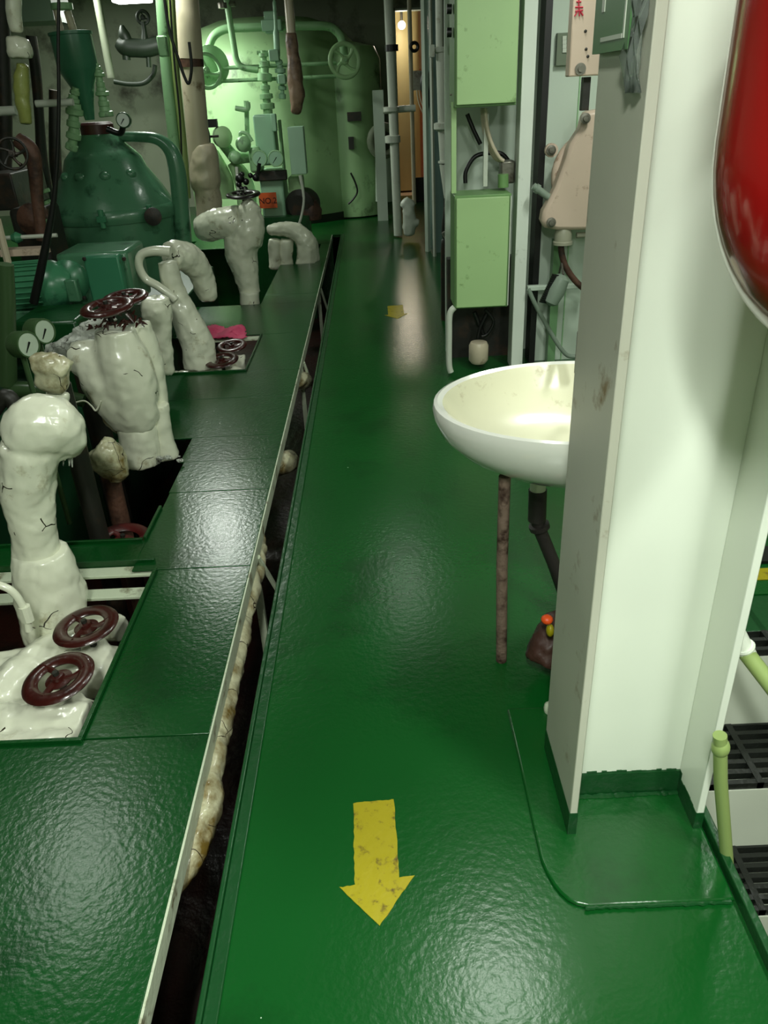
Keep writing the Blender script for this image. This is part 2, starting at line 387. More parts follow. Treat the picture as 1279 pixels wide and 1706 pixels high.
plate([(-.98, XP, 3.09+g, 3.42), (-1.0, XP, 3.42, 3.72), (-1.4, XP, 3.72, 4.3)], 'green floor plate at the foot of the big lagged valve')
plate([(-1.4, XP, 4.3+g, 4.78), (-.862, XP, 4.78, 5.64)], 'green floor plate around the far opening with two small handwheels', [(-1.4, -.862, 4.778, 4.79), (-.872, -.862, 4.78, 5.64)])
plate([(-2.0, XP, 5.64+g, 6.58), (-.99, XP, 6.58, 6.9)], 'green floor plate behind the pink rag')
plate([(-.99, XP, 6.9+g, 8.25), (-.63, XP, 8.25, 9.4)], 'green floor plate beside the looped lagged pipe')
plate([(-2.2, XP, 9.4+g, 10.0)], 'farthest green floor plate, before the pump')
# platform edge bar
m = MB(); m.box(XP, XP+.006, -.6, 10, -.062, -.001).box(XP-.04, XP, -.6, 10, -.015, -.009)
e = m.build('platform_edge_bar', DWHITE, bevel=.001); tag(e, 'long dirty white angle bar along the edge of the green platform', 'edge bar')
# supports of platform
SUP = [(2.62, 'first white stanchion under the platform edge, nearest the camera'), (5.1, 'middle white stanchion under the platform edge'), (7.3, 'farthest white stanchion under the platform edge'), (.3, 'white stanchion under the platform edge near the bottom corner')]
for y, lab in SUP:
    t = thing('platform_stanchion', lab, 'stanchion', (XP-.03, y, -.8))
    MB().box(XP-.035, XP-.005, y-.015, y+.015, -.8, -.016).build('post', DWHITE, t)
    MB().tube([(XP+.004, y-.03, -.05), (XP+.06, y+.10, -.35), (XP-.02, y+.12, -.78)], .011, 8).build('strut', DWHITE, t)
# deck beams left
for i, (y, z) in enumerate(((2.475, -.012), (2.385, -.05))):
    o = MB().box(-2.3, -.9, y-.032, y+.03, z-.012, z).build('flat_beam', DWHITE, bevel=.002); tag(o, ['upper chipped white flat beam across the head of the wheel opening', 'lower chipped white flat beam inside the wheel opening'][i], 'beam')
# pipe under the platform edge
def blobthing(name, lab, cat, paths, mat, vox=.012, it=4, disp=((.12, .02), (.03, .006)), extra=None, parent=None, bals=()):
    m = MB()
    for pth in paths:
        spath(m, pth, k=5, n=16)
        for p, r in (pth[0], pth[-1]): pass
    for p, r, *sq in bals: m.ball(p, r, 3, sq[0] if sq else (1, 1, 1))
    o = m.build(name, mat, parent, blob=(vox, it, disp))
    if not parent: tag(o, lab, cat)
    return o
t = thing('underplatform_pipe', 'lumpy stained lagged pipe tucked below the platform edge bar', 'pipe', (-.56, 1.6, -.2))
blobthing('lagging', '', '', [[(V((-.58, 1.2, -.14)), .03), (V((-.545, 1.27, -.12)), .05), (V((-.535, 1.4, -.11)), .055), (V((-.54, 1.7, -.105)), .045), (V((-.545, 2.2, -.105)), .045), (V((-.55, 2.7, -.12)), .04), (V((-.6, 3.0, -.16)), .04)]], LAGY, .012, 3, ((.1, .03), (.03, .01)), parent=t)
for i, (y, z, r) in enumerate(((3.75, -.16, .06), (5.0, -.13, .06))):
    o = blobthing('lagged_flange', ['nearer stained lagging lump hanging in the gap below the platform edge', 'farther pale lagging lump in the gap below the platform edge'][i], 'lagged flange', [[(V((-.60, y-.1, z)), r), (V((-.53, y, z-.02)), r), (V((-.54, y+.25, z-.12)), r*.9)]], LAGY, .012, 3, ((.08, .03),))
# foundation for machines
o = MB().box(-4.4, -1.55, 4.9, 7.6, -.8, .14).box(-4.4, -1.6, 3.9, 4.9, -.8, .05).build('machine_foundation', paint('foundation', c(20, 62, 36), .4, .2, 10), bevel=.01); tag(o, 'dark green block foundation under the purifier', 'foundation')

# ============================================================ LAGGED PIPES (left)
# --- hole A: valve pair with two brown handwheels
t = thing('lagged_valve_pair', 'lagged white valve pair with two brown handwheels sunk in the nearest opening', 'valve', (-1.2, 1.9, -.3))
paths = []
for pts in ([(-1.75, 1.72, -.16, .10), (-1.3, 1.75, -.13, .105), (-.93, 1.75, -.13, .10)],
            [(-1.6, 2.02, -.17, .09), (-1.2, 2.03, -.14, .10), (-.94, 2.06, -.15, .08)],
            [(-1.28, 2.25, -.15, .06), (-1.08, 2.25, -.10, .06), (-.97, 2.22, -.1, .05)],
            [(-1.32, 1.6, -.2, .08), (-1.25, 1.9, -.1, .08), (-1.15, 2.2, -.12, .07)],
            [(-1.02, 1.82, -.2, .07), (-1.02, 1.82, -.05, .05)], [(-1.02, 2.08, -.2, .07), (-1.02, 2.08, -.05, .05)],
            [(-1.5, 1.62, -.14, .06), (-1.2, 1.63, -.1, .07), (-.93, 1.63, -.09, .06)]):
    paths.append([(V(p[:3]), p[3]) for p in pts])
blobthing('lagging', '', '', paths, LAG, .011, 3, ((.09, .025), (.03, .010)), parent=t)
wheel(t, W(97, 1130, z=.03), (-.12, -.08, 1), .098, stem=.1)
wheel(t, W(143, 1043, z=.03), (-.08, -.04, 1), .096, stem=.1)
# --- thin white tube
m = MB(); spath(m, [(p, 0) for p in (W(-60, 960, y=2.0), W(0, 975, y=2.0), W(25, 990, y=2.0), W(42, 1020, y=2.0), W(48, 1050, y=2.0))], r=.012, k=6)
tb = m.build('bent_tube', LAG); tag(tb, 'thin white bent tube running in from the left edge by the wheel opening', 'tube')
MB().cyl(W(40, 1010, y=2.0), W(48, 1034, y=2.0), .018, 8).build('fitting', LAG, tb)

# --- pipe 1: nearest gooseneck
t = thing('lagged_pipe_bend', 'nearest thick white lagged pipe rising from the opening and bending over to the right', 'pipe', W(80, 1020, z=0))
Y = 2.25
blobthing('foot_lagging', '', '', [ip([(94, 1060, 50), (86, 1000, 56), (72, 940, 50), (68, 915, 42)], Y)], LAG, .010, 3, ((.10, .024), (.035, .008)), parent=t)
blobthing('lagging', '', '', [ip([(64, 940, 38), (55, 880, 37), (47, 825, 43), (45, 780, 47), (50, 745, 46)], Y), ip([(44, 735, 42), (60, 712, 50), (84, 708, 50, .02), (100, 724, 44, .05), (106, 742, 34, .08)], Y)], LAG, .010, 2, ((.10, .022), (.035, .008)), parent=t)
m = MB()
random.seed(3)
for k in range(12):
    x, y = 100+random.uniform(-10, 30), 755+random.uniform(-22, 12)
    m.tube([W(x, y-8, y=Y+.05), W(x+random.uniform(-4, 4), y+random.uniform(6, 16), y=Y+.05)], [.006, .002], 5)
m.build('torn_strands', LAGW, t)
# small wrapped block behind it
t = thing('lagged_flange_block', 'squarish white wrapped flange beside the two round gauges', 'lagged flange', W(85, 690, y=2.75))
blobthing('lagging', '', '', [ip([(58, 612, 20), (88, 612, 26), (112, 622, 22)], 2.75), ip([(62, 628, 18), (90, 632, 24), (112, 632, 18)], 2.75)], LAGY, .010, 2, ((.06, .02), (.03, .008)), parent=t)
blobthing('lower_lagging', '', '', [ip([(96, 650, 20), (98, 690, 18), (96, 740, 18)], 2.78)], LAG, .010, 2, ((.06, .012),), parent=t)
MB().cyl(W(100, 640, y=2.8), (W(100, 640, y=2.8).x, 2.8, -.8), .04, 12).build('riser', DARK, t)
# small pack
t = thing('lagged_stub', 'small ragged white lagged stub just left of the big valve foot', 'pipe stub', W(180, 800, y=3.0))
blobthing('lagging', '', '', [ip([(160, 745, 22), (178, 760, 30), (192, 785, 22), (196, 800, 12)], 3.0)], LAGY, .010, 2, ((.07, .03), (.03, .012)), parent=t)
MB().cyl(W(178, 770, y=3.03), (W(178, 770, y=3.03).x, 3.03, -.8), .04, 12).build('riser', RUST, t)
# --- valve 2 : the big double body
t = thing('lagged_valve', 'largest white lagged valve with two dark brown handwheels on its crown', 'valve', W(240, 770, z=0))
Y = 3.42
blobthing('lagging', '', '', [ip([(190, 548, 33), (202, 600, 45), (214, 650, 47), (224, 692, 40), (228, 712, 30)], Y), ip([(122, 598, 26, .04), (150, 602, 38, .03), (180, 628, 46, .02), (200, 665, 44), (222, 700, 34)], Y)], LAG, .010, 2, ((.2, .03), (.05, .008)), parent=t)
blobthing('foot_lagging', '', '', [ip([(226, 708, 31), (232, 740, 33), (234, 770, 33)], Y)], LAG, .010, 2, ((.14, .02), (.04, .008)), parent=t)
blobthing('bypass_lagging', '', '', [ip([(222, 540, 28), (240, 590, 28), (252, 640, 24), (258, 680, 22)], Y+.14)], LAG, .011, 3, ((.14, .02), (.04, .008)), parent=t)
blobthing('bypass_lagging', '', '', [ip([(262, 672, 19), (266, 705, 19), (268, 725, 20), (276, 762, 24)], Y+.08)], LAG, .011, 3, ((.1, .02),), parent=t)
blobthing('torn_lagging', '', '', [ip([(168, 668, 10, .1), (185, 690, 18, .1), (205, 715, 14, .08)], Y)], LAGY, .010, 2, ((.06, .02),), parent=t)
m = MB(); random.seed(11)
for k in range(30):
    x = 200+random.uniform(0, 100); y = 772-(x-240)*.18+random.uniform(-6, 6)
    p = W(x, y, y=Y-.03); m.ball(p, random.uniform(.006, .016), 1, (1.4, 1, .7))
m.build('torn_hem', LAGW, t)
wheel(t, W(178, 512, y=Y), (-.05, -.12, 1), .105, spokes=4, stem=.08)
wheel(t, W(208, 496, y=Y+.12), (-.05, -.12, 1), .095, spokes=4, stem=.12)
m = MB(); random.seed(5)
for k in range(40):
    x = 150+random.uniform(0, 85); y = 535-(x-150)*.1+random.uniform(-8, 12)
    p = W(x, y, y=Y-.02); q = p+V((random.uniform(-.03, .03), -.01, random.uniform(-.04, .02))); m.tube([p, q], [.008, .002], 5)
m.build('tar_fringe', BROWN, t, label='dark brown paint drips around the crown')
# wires
m = MB(); spath(m, [(W(x, y, y=3.3), 0) for x, y in ((122, 672), (140, 668), (152, 676), (160, 684), (168, 668))], r=.004); tag(m.build('loose_wire', LAG), 'thin white wire hanging between the nearest bend and the big valve', 'wire')
# torn cloth pack behind
t = thing('torn_lagging_pack', 'crumpled grey-white torn lagging sheet behind the gauges', 'lagging', W(130, 570, y=3.7))
m = MB(); random.seed(9)
for k in range(26):
    x = random.uniform(88, 172); y = 590-(x-88)*.55+random.uniform(-14, 24)
    m.ball(W(x, y, y=3.75+random.uniform(-.04, .05)), random.uniform(.025, .055), 1, (1.5, .6, random.uniform(.4, 1)))
spath(m, ip([(78, 598, 10), (120, 588, 16), (170, 560, 18)], 3.75))
m.build('crumpled_sheet', LAGW, t, blob=(.012, 1, ((.03, .03),)))
MB().cyl(W(135, 585, y=3.76), (W(135, 585, y=3.76).x, 3.76, -.8), .06, 12).build('riser', DARK, t)
# --- pipes 3
t = thing('lagged_pipe_column', 'straight white lagged pipe standing right behind the big valve', 'pipe', W(262, 615, y=4.3))
blobthing('lagging', '', '', [ip([(258, 495, 22), (262, 520, 26), (266, 560, 19), (272, 620, 20)], 4.3)], LAG, .012, 3, ((.1, .03), (.04, .012)), parent=t)
t = thing('lagged_pipe_bend', 'slanting white lagged pipe with a bend at its top, behind the big valve', 'pipe', W(330, 600, z=0))
Y = 4.95
blobthing('lagging', '', '', [ip([(333, 612, 27), (328, 570, 27), (312, 535, 24), (296, 500, 20), (284, 460, 18), (278, 435, 17)], Y)], LAG, .012, 3, ((.12, .03), (.04, .010)), parent=t)
blobthing('lagging', '', '', [ip([(282, 428, 24, .1), (308, 428, 25, .2), (332, 450, 22, .3), (344, 485, 19, .35), (345, 500, 14, .35)], Y)], LAG, .012, 3, ((.12, .03), (.04, .012)), parent=t)
m = MB(); spath(m, ip([(284, 420, 9), (258, 418, 8), (236, 424, 7), (231, 442, 7), (242, 464, 7), (262, 476, 7), (284, 492, 7), (292, 500, 7)], Y-.1)); m.build('loop_tube', LAG, t, label='thin white tube looping out on the left')
# --- hole C contents
t = thing('lagged_valve_pair', 'small lagged valve pair with two little handwheels in the far opening', 'valve', (-1.1, 5.1, -.2))
blobthing('lagging', '', '', [[(V(p[:3]), p[3]) for p in q] for q in ([(-1.5, 4.98, -.12, .07), (-1.1, 4.96, -.1, .08), (-.92, 4.96, -.1, .07)], [(-1.3, 5.3, -.12, .08), (-.95, 5.3, -.12, .07)], [(-1.25, 4.9, -.08, .05), (-1.3, 5.4, -.1, .06)])], LAG, .014, 3, ((.08, .03), (.03, .012)), parent=t)
wheel(t, W(369, 600, z=.04), (-.05, -.15, 1), .1, stem=.1)
wheel(t, W(386, 576, z=.04), (-.05, -.15, 1), .095, stem=.1)
o = MB().box(-1.35, -.88, 5.55, 5.63, -.02, -.008).build('flat_beam', DWHITE, bevel=.002); tag(o, 'small white flat beam behind the pink rag opening', 'beam')
# pink rag
bm = bmesh.new(); random.seed(4)
gx, gy = 16, 12; vs = {}
for i in range(gx+1):
    for j in range(gy+1):
        u = i/gx; v_ = j/gy; p0 = W(346+64*u, 0+545+20*v_, z=.012); p0.x += random.uniform(-.01, .01); p0.y += random.uniform(-.02, .02)
        p0.z = .012+.035*(.5+.5*math.sin(u*9+v_*4))*(.4+.6*math.sin(v_*3.1))+random.uniform(0, .008)
        vs[i, j] = bm.verts.new(p0)
for i in range(gx):
    for j in range(gy):
        if (i, j) in ((0, 0), (0, 1), (gx-1, 0), (gx-1, 1), (gx-2, 0), (8, 0), (7, 0)): continue
        bm.faces.new((vs[i, j], vs[i+1, j], vs[i+1, j+1], vs[i, j+1]))
m = MB(); m.bm.free(); m.bm = bm; o = m.build('rag', PINK); o.modifiers.new('thickness', 'SOLIDIFY').thickness = .004
tag(o, 'crumpled pink rag lying on the green plate by the small handwheels', 'rag')
# --- valve 4
t = thing('lagged_valve', 'white lagged T-shaped valve with a black handwheel in front of the pump', 'valve', W(415, 505, z=0))
Y = 6.7
blobthing('lagging', '', '', [ip([(428, 340, 12), (418, 352, 22), (412, 380, 30), (408, 405, 28)], Y), ip([(402, 395, 30), (402, 420, 27), (408, 450, 23), (414, 480, 18), (418, 492, 18)], Y)], LAG, .014, 3, ((.14, .03), (.04, .012)), parent=t)
blobthing('side_lagging', '', '', [ip([(326, 382, 14, .05), (340, 380, 22, .04), (370, 372, 25), (400, 368, 26)], Y)], LAG, .014, 3, ((.14, .03), (.04, .014)), parent=t)
blobthing('foot_lagging', '', '', [ip([(415, 484, 17), (416, 510, 17)], Y-.03)], LAG, .014, 2, ((.14, .02),), parent=t)
wheel(t, W(405, 324, y=Y), (0, -.1, 1), .125, mat=paint('black wheel', c(20, 14, 12), .3), stem=.12)
# U pipe
t = thing('looped_pipe', 'white lagged pipe loop standing in the opening right of the T-shaped valve', 'pipe', W(490, 440, z=0))
blobthing('lagging', '', '', [ip([(444, 384, 8), (462, 382, 11), (488, 384, 14), (506, 398, 17), (512, 415, 19), (513, 450, 20)], 8.4)], LAG, .018, 3, ((.14, .03), (.05, .02)), parent=t)
for x in (458, 477):
    blobthing('branch_lagging', '', '', [ip([(x, 398, 11), (x, 420, 11), (x, 448, 11)], 8.4)], LAG, .018, 2, ((.1, .03),), parent=t)
# --- things in dark hole B
t = thing('sunken_valve', 'rusty dark valve with a reddish handwheel down inside the dark opening', 'valve', (-1.3, 2.85, -.5))
MB().cyl((-1.9, 2.9, -.2), (-1.02, 2.88, -.2), .045, 16).lathe((-1.35, 2.9, -.2), [(.045, 0), (.07, 0), (.07, .03), (.045, .03)], (1, 0, 0), 20).build('body', RUST, t)
wheel(t, (-1.14, 2.86, -.1), (.1, -.1, 1), .11, mat=paint('dark red wheel', c(82, 24, 22), .4, .3, 20, c(30, 14, 12), .4, 8), stem=.1)

# gauges left
def gauge(ctr, nrm, R, lab, parent=None, body=None, face=None, nm='pressure_gauge', th=.05, gl=None):
    ctr = V(ctr); n = V(nrm).normalized()
    t = parent
    if t is None: t = thing(nm, lab, 'gauge', ctr-V((0, 0, R+.25)))
    cs = MB().lathe(ctr-n*th, [(R*.9, 0), (R, .01), (R, th-.004), (R*.97, th+.004), (R*.86, th+.004), (R*.86, th-.004), (.001, th-.004)], n, 32).build('gauge_case', body or GREENP, t)
    MB().lathe(ctr-n*.003, [(R*.86, 0), (R*.86, .003), (.001, .003)], n, 32).build('dial', face or BLUEGLASS, cs)
    u, v_, _ = frame(n); d = (u*.6+v_*.8)
    MB().tube([ctr-d*R*.2+n*.003, ctr+d*R*.65+n*.003], [.004, .0015], 5).build('needle', BLACK, cs)
    return t
OLIVE = paint('gauge olive', c(58, 84, 50), .3)
for (px, py, yy, lab) in ((47, 574, 2.95, 'nearer of the two round gauges at the left edge, lower and larger'), (74, 552, 3.1, 'farther of the two round gauges at the left edge, partly behind the other')):
    p = W(px, py, y=yy); t = gauge(p, (.86, -.5, .1), .052, lab, body=OLIVE, th=.075)
    MB().tube([p-V((.05, -.04, .05)), p-V((.05, -.04, .45)), p-V((.05, -.04, .82))], .011, 10).build('gauge_pipe', OLIVE, t)
# green bracket post left, dark bent pipe
m = MB(); spath(m, ip([(-20, 700, 12), (10, 660, 13), (30, 690, 12), (40, 735, 12)], 2.9)); tag(m.build('dark_bent_pipe', DARK), 'dark glossy bent pipe below the round gauges at the left edge', 'pipe')
m = MB(); spath(m, ip([(8, 440, 14), (10, 500, 15), (10, 560, 16), (12, 640, 16)], 3.6)); tag(m.build('green_post', OLIVE), 'dull green vertical post at the left edge before the motor', 'post')
m = MB(); spath(m, ip([(12, 650, 15), (60, 650, 13), (140, 668, 11)], 3.6)); tag(m.build('cross_pipe', OLIVE), 'dull green pipe crossing behind the wrapped flange at left', 'pipe')

# ============================================================ PURIFIER
Y = 6.2
p0 = W(188, 345, y=Y); base = V((p0.x, Y, .14))
t = thing('purifier', 'large green bell-shaped oil purifier left of the boiler', 'purifier', base)
def zz(py): return W(188, py, y=Y).z
cx_, cy_ = p0.x, Y
def pr(lst): return [(w_*depth(p0)/F, zz(py)-.14) for w_, py in lst]
MB().lathe(base, pr([(70, 470), (74, 425), (94, 410), (98, 395), (100, 362)]), n=48).build('lower_bowl', TEAL, t, bevel=.004)
MB().lathe(base, pr([(102, 362), (104, 356), (104, 346), (100, 340)]), n=48).build('clamp_ring', TEAL, t)
MB().lathe(base, pr([(100, 341), (96, 332), (86, 312), (76, 296), (66, 280), (60, 262), (50, 250), (40, 240), (34, 226), (30, 222)]), n=48).build('hood', TEAL, t)
MB().lathe(base, pr([(26, 224), (26, 206), (22, 202)]), n=32).build('inlet_collar', paint('oxblood', c(70, 30, 26), .4), t)
for a in (-2.4, -1.9, -1.3, -.7):
    d = V((math.cos(a), math.sin(a), 0)); pz = zz(288)
    MB().ball(V((cx_, cy_, pz))+d*.30, .045, 2, (1, 1, .8)).build('lug', TEAL, t)
for a in (-2.2, -.75, -1.45):
    d = V((math.cos(a), math.sin(a), 0)); p = V((cx_, cy_, zz(350)))+d*.49
    MB().cyl(p-V((0, 0, .06)), p+V((0, 0, .06)), .02, 10).box(p.x-.03, p.x+.03, p.y-.02, p.y+.02, p.z-.02, p.z+.02).build('clamp_bolt', TEALL, t)
m = MB(); spath(m, ip([(192, 228, 8), (230, 228, 8), (262, 232, 9), (284, 250, 12), (294, 280, 14), (300, 330, 14), (304, 385, 14), (306, 420, 14)], Y)); m.build('outlet_pipe', TEAL, t)
MB().lathe(W(255, 360, y=Y-.35), [(.05, 0), (.06, .01), (.06, .04), (.02, .05)], (0.2, -1, 0), 20).build('cap', DARK, t)
# hopper above
t = thing('oil_canister', 'dark green cylindrical canister with a cone bottom above the purifier', 'canister', W(150, 205, y=Y))
pc = W(131, 95, y=6.0); kk = depth(pc)/F
MB().lathe(W(150, 200, y=6.0), [(8*kk, 0), (13*kk, 26*kk), (20*kk, 52*kk), (31*kk, 74*kk), (33*kk, 78*kk), (33*kk, 124*kk), (35*kk, 125*kk), (35*kk, 129*kk), (30*kk, 130*kk)], (-.03, 0, 1), 36).build('shell', paint('canister green', c(62, 122, 92), .3, .1, 8), t)
MB().cyl(W(107, 76, y=6.0), W(93, 15, y=6.0), 5*kk).cyl(W(130, 76, y=6.05), W(112, 18, y=6.05), 6*kk).build('feed_pipe', BEIGE, t)
MB().lathe(W(104, 16, y=6.0), [(17*kk, 0), (17*kk, .035), (5*kk, .035)], (0, 0, 1), 20).build('pipe_flange', MINT, t)
# mint valve stack left of hopper & right
def stack(name, lab, pts, y, mat, cat='valve'):
    """little valve column: alternating discs and necks along photo points (px, py, r)"""
    q = ip(pts, y); t = thing(name, lab, cat, q[0][0])
    for i, (p, r) in enumerate(q):
        n = q[min(i+1, len(q)-1)][0]-q[max(i-1, 0)][0]; L_ = (q[min(i+1, len(q)-1)][0]-p).length if i < len(q)-1 else r*1.4
        MB().lathe(p, [(r*.85, 0), (r, L_*.08), (r, L_*.5), (r*.78, L_*.6), (r*.72, L_*1.0)], n, 16).build('valve_segment', mat, t)
    return t
stack('valve_stack', 'pale green stack of fittings below the left side of the canister', [(118, 250, 10), (122, 232, 12), (122, 212, 11), (124, 192, 14), (122, 172, 10), (124, 158, 8)], 5.9, MINT)
stack('valve_stack', 'pale valve stack standing between canister and round wall gauge', [(178, 195, 12), (174, 178, 9), (171, 160, 11), (168, 146, 7), (166, 128, 9), (163, 116, 6)], 6.0, MINT)
gauge(W(205, 200, y=5.9), (.05, -1, .05), 12*depth(W(205, 200, y=5.9))/F, 'small round gauge with a shiny pale face on the purifier top', face=paint('bright dial', c(225, 235, 225), .1))
m = MB(); spath(m, [(W(178, 215, y=5.95), 0), (W(200, 222, y=5.95), 0), (W(205, 210, y=5.92), 0)], r=.02); m.box(*[0]*6) if 0 else None
tag(m.build('gauge_bracket', BLACK), 'black elbow fitting beneath the small round gauge', 'fitting')

# motor
t = thing('electric_motor', 'teal finned electric motor lying at the left edge', 'motor', W(50, 520, y=4.7))
Y = 4.7
a = W(-60, 488, y=Y); b = W(86, 476, y=Y); r = 40*depth(b)/F; ax = (b-a).normalized(); u, v_, _ = frame(ax)
MB().tube([a, b], r, 32).tube([b, b+ax*.03, b+ax*.1, b+ax*.14], [r*1.02, r*1.02, r*.8, r*.5], 32).build('housing', TEALL, t)
m = MB()
for k in range(28):
    t_ = 2*math.pi*k/28; d = u*math.cos(t_)+v_*math.sin(t_); s_ = ax.cross(d)
    m.tube([a+d*r*1.03, b+d*r*1.03-ax*.02], .006, 4)
m.build('cooling_fins', TEALL, t, smooth=False)
MB().box(a.x, b.x, Y-.12, Y+.12, b.z-r-.25, b.z-r*.8).build('foot', TEAL, t, bevel=.01)
t = thing('gearbox', 'boxy teal gearbox with a plain square cover in front of the purifier', 'gearbox', W(170, 500, y=4.75))
p1, p2 = W(136, 425, y=4.65), W(212, 502, y=4.65)
MB().box(W(92, 430, y=4.72).x, p2.x+.03, 4.72, 5.1, p2.z-.05, p1.z+.0).build('case', TEAL, t, bevel=.02)
MB().box(p1.x, p2.x, 4.65, 4.72, p2.z, p1.z-.01).build('cover', paint('cover teal', c(58, 128, 94), .35, .1, 8), t, bevel=.012)
MB().lathe(W(118, 465, y=4.74), [(34*depth(p1)/F, 0), (34*depth(p1)/F, .03), (24*depth(p1)/F, .06), (.02, .08)], (0, -1, 0), 28).build('end_cap', TEALL, t)
m = MB()
for (x, y) in ((141, 431), (207, 431), (141, 496), (207, 496)):
    m.lathe(W(x, y, y=4.655), [(.012, 0), (.012, .012), (.002, .014)], (0, -1, 0), 6)
m.build('cover_bolts', DARK, t)
p = W(125, 480, y=4.66); MB().box(p.x-.035, p.x+.035, 4.6, 4.66, p.z-.07, p.z+.06).build('bracket', TEAL, t, bevel=.01)
# shelf-like machinery base in front
o = MB().box(W(30, 540, y=4.3).x, W(140, 540, y=4.3).x, 4.2, 4.6, .05, W(80, 528, y=4.3).z).build('pump_plinth', GREENP, bevel=.02); tag(o, 'dark green plinth under the motor and gearbox', 'plinth')

# black cable hanging down at left
m = MB(); spath(m, ip([(98, -10, 2.6), (97, 80, 2.8), (98, 160, 3), (96, 250, 3.4), (90, 330, 4.4), (80, 390, 6), (68, 450, 7), (56, 505, 7)], 4.4)); tag(m.build('hanging_cable', BLACK), 'long black cable hanging from the ceiling in front of the purifier', 'cable')
# left background: wrapped yellowish pipe etc
Y = 5.2
t = thing('lagged_hanging_pipe', 'yellowish lagged pipe hanging down in the upper left corner', 'pipe', W(44, 210, y=Y))
blobthing('lagging', '', '', [ip([(22, -20, 12), (24, 20, 13), (28, 55, 12)], Y)], LAG, .014, 2, ((.1, .02),), parent=t)
blobthing('flange_lagging', '', '', [ip([(30, 62, 16), (32, 80, 22), (36, 98, 18)], Y)], LAG, .014, 2, ((.08, .03),), parent=t)
blobthing('lower_lagging', '', '', [ip([(37, 105, 11), (36, 140, 12), (38, 170, 12), (44, 207, 10)], Y)], paint('olive lagging', c(150, 158, 84), .35, .4, 20, c(90, 84, 40), .2, 7, coat=.3), .014, 2, ((.1, .03),), parent=t)
o = MB().cyl(W(-30, 187, y=5.4), W(27, 184, y=5.4), 7*depth(W(0, 187, y=5.4))/F).build('pale_pipe', PIPEW); tag(o, 'short pale horizontal pipe at the left edge behind the yellowish lagged pipe', 'pipe')
o = MB().cyl(W(60, 173, y=5.6), W(122, 170, y=5.6), 5.5*depth(W(90, 170, y=5.6))/F).build('pale_pipe', PIPEW); tag(o, 'short pale horizontal pipe left of the canister cone', 'pipe')
t = thing('elbow_valve', 'dark elbow valve with a spoked handwheel at the upper left', 'valve', W(40, 300, y=5.0))
m = MB(); spath(m, ip([(28, 232, 12), (50, 250, 14), (58, 280, 12), (62, 330, 10), (70, 400, 9)], 5.0)); m.build('body', RUST, t)
wheel(t, W(20, 256, y=4.85), (.2, -1, .15), .085, mat=DARK, spokes=5, wide=1, rr=.09, stem=.1)
BK = [ # dark machinery pieces (px, py) paths, r px
    ([(52, 60, 9), (60, 120, 9), (66, 200, 8), (70, 260, 9), (80, 330, 9), (84, 400, 8)], 6.6, 'dark vertical pipe just right of the yellowish lagged pipe'),
    ([(2, -20, 14), (4, 90, 13), (8, 200, 12), (6, 330, 12)], 6.2, 'thick dark vertical pipe at the very left edge'),
    ([(90, 150, 8), (92, 260, 10), (96, 330, 9), (100, 420, 9), (102, 480, 9)], 7.2, 'short dark pipe behind the hanging cable'),
]
for pts, y, lab in BK:
    m = MB(); spath(m, ip(pts, y)); tag(m.build('dark_pipe', DARK), lab, 'pipe')
o = MB().box(W(-20, 300, y=6).x, W(40, 300, y=6).x, 5.8, 6.4, W(20, 345, y=6).z, W(20, 285, y=6).z).build('dark_box', DARK, bevel=.01); tag(o, 'dark square casing below the spoked handwheel', 'casing')
t = thing('pump_block', 'dark rusty pump block with bright fittings left of the purifier', 'pump', W(60, 420, y=5.6))
MB().box(W(30, 400, y=5.2).x, W(84, 400, y=5.2).x, 5.15, 5.5, .14, W(60, 345, y=5.2).z).build('body', DARK, t, bevel=.03)
MB().lathe(W(60, 365, y=5.15), [(.10, 0), (.10, .05), (.05, .08), (.01, .09)], (0, -1, 0), 20).build('end_cover', RUST, t)
m = MB()
for q in (((64, 322), (82, 316)), ((60, 345), (84, 335)), ((68, 370), (80, 368))): m.cyl(W(*q[0], y=5.08), W(*q[1], y=5.08), .012, 8)
m.cyl(W(66, 350, y=5.08), W(62, 322, y=5.08), .02, 8); m.build('fittings', MINT, t)
o = MB().cyl(W(-20, 398, y=4.9), W(95, 392, y=4.9), .012, 8).build('thin_rail', PIPEW); tag(o, 'thin pale horizontal pipe in front of the dark pump block', 'pipe')
MB().lathe(W(28, 396, y=4.9), [(.02, -.03), (.035, 0), (.02, .03)], (1, 0, 0), 12).build('union', TEALL, o)
o = MB().box(W(4, 415, y=4.8).x, W(78, 415, y=4.8).x, 4.75, 4.85, W(40, 424, y=4.8).z, W(40, 413, y=4.8).z).build('pale_beam', PINKC); tag(o, 'pale beam lying above the motor housing', 'beam')
o = MB().cyl(W(-5, 365, y=4.7), W(14, 440, y=4.7), .022, 8).build('leaning_bar', BEIGE); tag(o, 'pale leaning bar at the left edge above the motor', 'bar')

